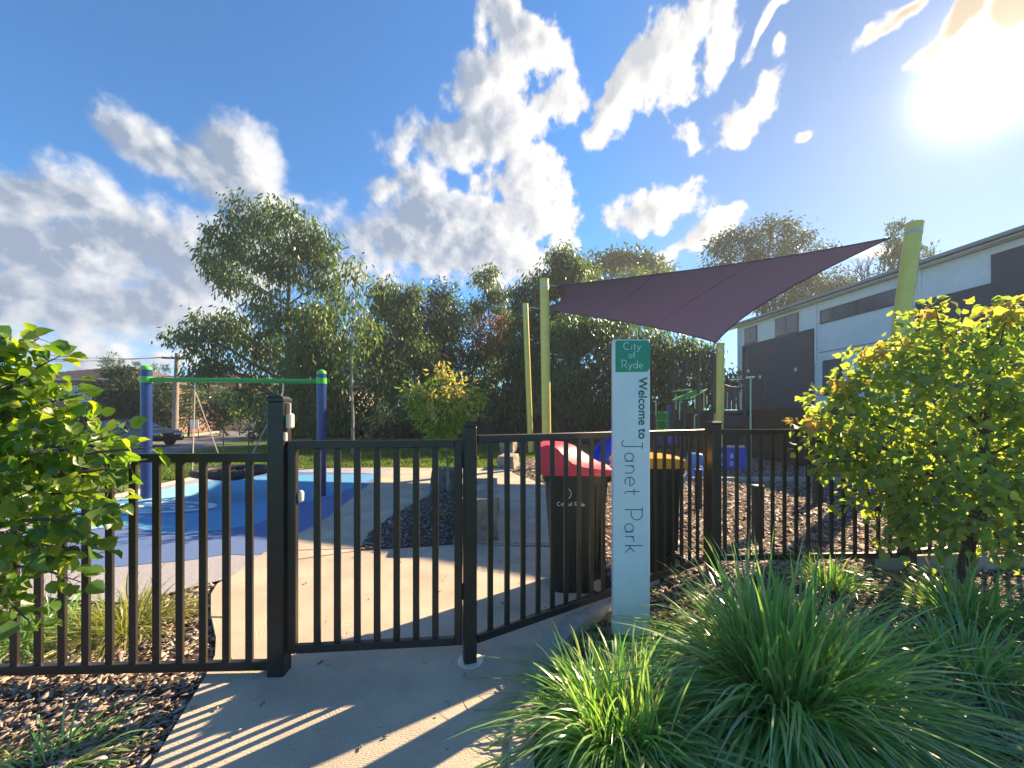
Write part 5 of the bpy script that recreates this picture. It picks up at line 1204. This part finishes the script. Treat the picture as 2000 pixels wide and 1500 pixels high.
# power pole and lines
pp_ = G(341, 857); pt_ = P(346, 690, pp_.y)
pw_ = thing('power_pole', 'pale timber power pole with a crossarm beside the street', 'power pole', tuple(pp_))
MB().tube([pp_-UP*.2, pt_], [.2, .13], 12).build('pole', M['bark_pale'], pw_, True)
MB().obox(pt_-UP*.35, (.9, .2, 0), (-.01, .05, 0), (0, 0, .06)).build('crossarm', M['timber'], pw_)
for k in (-.8, -.3, .3, .8): MB().lathe(pt_+Vector((k, .2*k, -.29)), [(.04, 0), (.05, .06), (.03, .12)], 8).build('insulator', M['house_white'], pw_, True)
def wire(label, a, b, sag, r=.018):
    pts = [a+(b-a)*(i/16)-UP*sag*4*(i/16)*(1-i/16) for i in range(17)]
    tag(MB().tube(pts, r, 5).build('power_line', M['rubber'], None), label, 'cable', 'overhead cables on the power pole')
wire('upper overhead cable running left from the power pole top', pt_+Vector((-.8, 0, -.25)), Vector((-42, 27, 6.2)), .5)
wire('second overhead cable just below the upper one', pt_+Vector((.3, 0, -.25)), Vector((-42, 30, 7.2)), .5)
wire('thin service cable crossing low in front of the houses', pt_+Vector((0, 0, -1.6)), Vector((-42, 28, 4.4)), .35, .022)
# left dark trees and conifers
tree('conifer_tree', 'layered dark conifer in front of the brick house', 'tree', G(235, 852),
     [blob(*b, 29, RN.uniform(-.5, .5)) for b in [(238, 735, 26, 18), (225, 765, 40, 20), (250, 795, 48, 22), (215, 815, 50, 22), (270, 770, 24, 26), (180, 830, 50, 24)]],
     M['conifer'], .16, 'bark', None, dens_=15, L=.32, wr=.3, kind='narrow', clump=.55, per=30, droop=.2, flat=.4)
tree('conifer_tree', 'dark rounded conifer between the blue post and the power pole', 'tree', G(315, 852),
     [blob(*b, 29, RN.uniform(-.5, .5)) for b in [(310, 770, 24, 24), (318, 805, 32, 30), (300, 825, 30, 22)]],
     M['conifer'], .14, 'bark', None, dens_=15, L=.32, wr=.3, kind='narrow', clump=.55, per=30, droop=.2, flat=.5)
tree('street_tree', 'dark rounded street tree right of the power pole', 'tree', G(445, 850),
     [blob(*b, 33, RN.uniform(-.5, .5)) for b in [(420, 785, 34, 28), (455, 800, 36, 26), (430, 815, 40, 18), (490, 790, 34, 30), (385, 770, 20, 24)]],
     M['wood_green'], .14, 'bark', None, dens_=8, L=.3, wr=.4, kind='narrow', clump=.6, per=26, droop=.4)
tree('street_tree', 'thin dark street tree against the power pole', 'tree', G(368, 852),
     [blob(*b, 30, RN.uniform(-.5, .5)) for b in [(372, 785, 16, 26), (365, 815, 14, 20)]],
     M['wood_green'], .08, 'bark', None, dens_=9, L=.24, wr=.4, kind='narrow', clump=.5, per=18, droop=.4)
tree('street_tree', 'small yellow green bush beside the street bend', 'tree', G(468, 850),
     [blob(*b, 31, 0) for b in [(468, 800, 16, 16), (455, 806, 12, 10)]], M['leaf_acer'], .05, 'bark', None, dens_=4, L=.2, wr=.4, kind='narrow', clump=.4, per=22, droop=.3)
for i, (u, vt, hh, ru, l_) in enumerate([(222, 690, 26, 9, 'tallest small pointed conifer above the brick roof'), (206, 700, 18, 8, 'left short pointed conifer above the brick roof'), (236, 703, 16, 7, 'short conifer right of the tallest pointed one'), (266, 709, 12, 6, 'small conifer just left of the green post cap'), (302, 713, 12, 5, 'small conifer just right of the green post cap'), (322, 716, 8, 4, 'tiny conifer nearest the power pole')]):
    Yy = 75; o = thing('conifer_tree', l_, 'tree', tuple(G(u, 817+H*F/Yy)), 'small conifers on the left skyline')
    bl = [blob(u, vt+hh*.25, ru*.35, hh*.3, Yy), blob(u, vt+hh*.6, ru*.75, hh*.3, Yy), blob(u, vt+hh*1.1, ru, hh*.4, Yy)]
    crown('crown', bl, 2.4, .4, .4, 'narrow', M['wood_green'], o, .5, 30, -.4)
    MB().tube([G(u, 817+H*F/Yy), P(u, vt+3, Yy)], [.2, .03], 6).build('trunk', M['bark'], o)
# bare shrub and staked sapling on the verge, signboard
def stick(name, label, u, vb, vt, spread, nb):
    b = G(u, vb); o = thing(name, label, 'sapling', tuple(b)); mb2 = MB(); tp2 = P(u, vt, b.y)
    mb2.tube([b, tp2], [.03, .012], 6)
    for _ in range(nb):
        s_ = b+(tp2-b)*RN.uniform(.25, .9); e_ = s_+Vector((RN.uniform(-1, 1)*spread, RN.uniform(-1, 1)*spread, RN.uniform(.2, .9)*spread)); mb2.tube(bend(s_, e_, 3, .1), [.012, .01, .008, .004], 4)
        for _ in range(2): mb2.tube(bend(e_, e_+Vector((RN.uniform(-1, 1), RN.uniform(-1, 1), RN.uniform(0, .8)))*spread*.45, 2, .1), [.006, .005, .003], 4)
    mb2.build('stem', M['bark'], o)
stick('sapling', 'bare twiggy sapling on the lawn left of the tall latch post', 486, 884, 832, .55, 16)
stick('sapling', 'thin bare staked sapling by the street', 436, 880, 835, .2, 6)
sb = G(379, 838+18); bo = thing('notice_board', 'small white notice board standing across the street', 'sign', tuple(sb))
k = sb.y/F; MB().box(sb.x-8*k, sb.x+8*k, sb.y, sb.y+.04, H-(838-HV)*k, H-(820-HV)*k, .01).build('board', M['house_white'], bo)
for s_ in (-7, 7): MB().tube([(sb.x+s_*k, sb.y+.06, -.1), (sb.x+s_*k, sb.y+.06, H-(821-HV)*k)], .03, 6).build('leg', M['timber'], bo)

# ------------------------------------------------------------------ air
hzm = bpy.data.materials.new('haze_air'); hzm.use_nodes = True; hzm.node_tree.nodes.clear(); hk = NT(hzm.node_tree)
hv = hk.n('ShaderNodeVolumePrincipled', inp={'Color': (.86, .92, 1., 1), 'Density': .0012, 'Anisotropy': .25})
ho_ = hk.n('ShaderNodeOutputMaterial'); hzm.node_tree.links.new(hv.outputs[0], ho_.inputs['Volume'])
tag(MB().box(-142, 142, -27, 152, -1.2, 29).build('haze', hzm), kind='stuff')
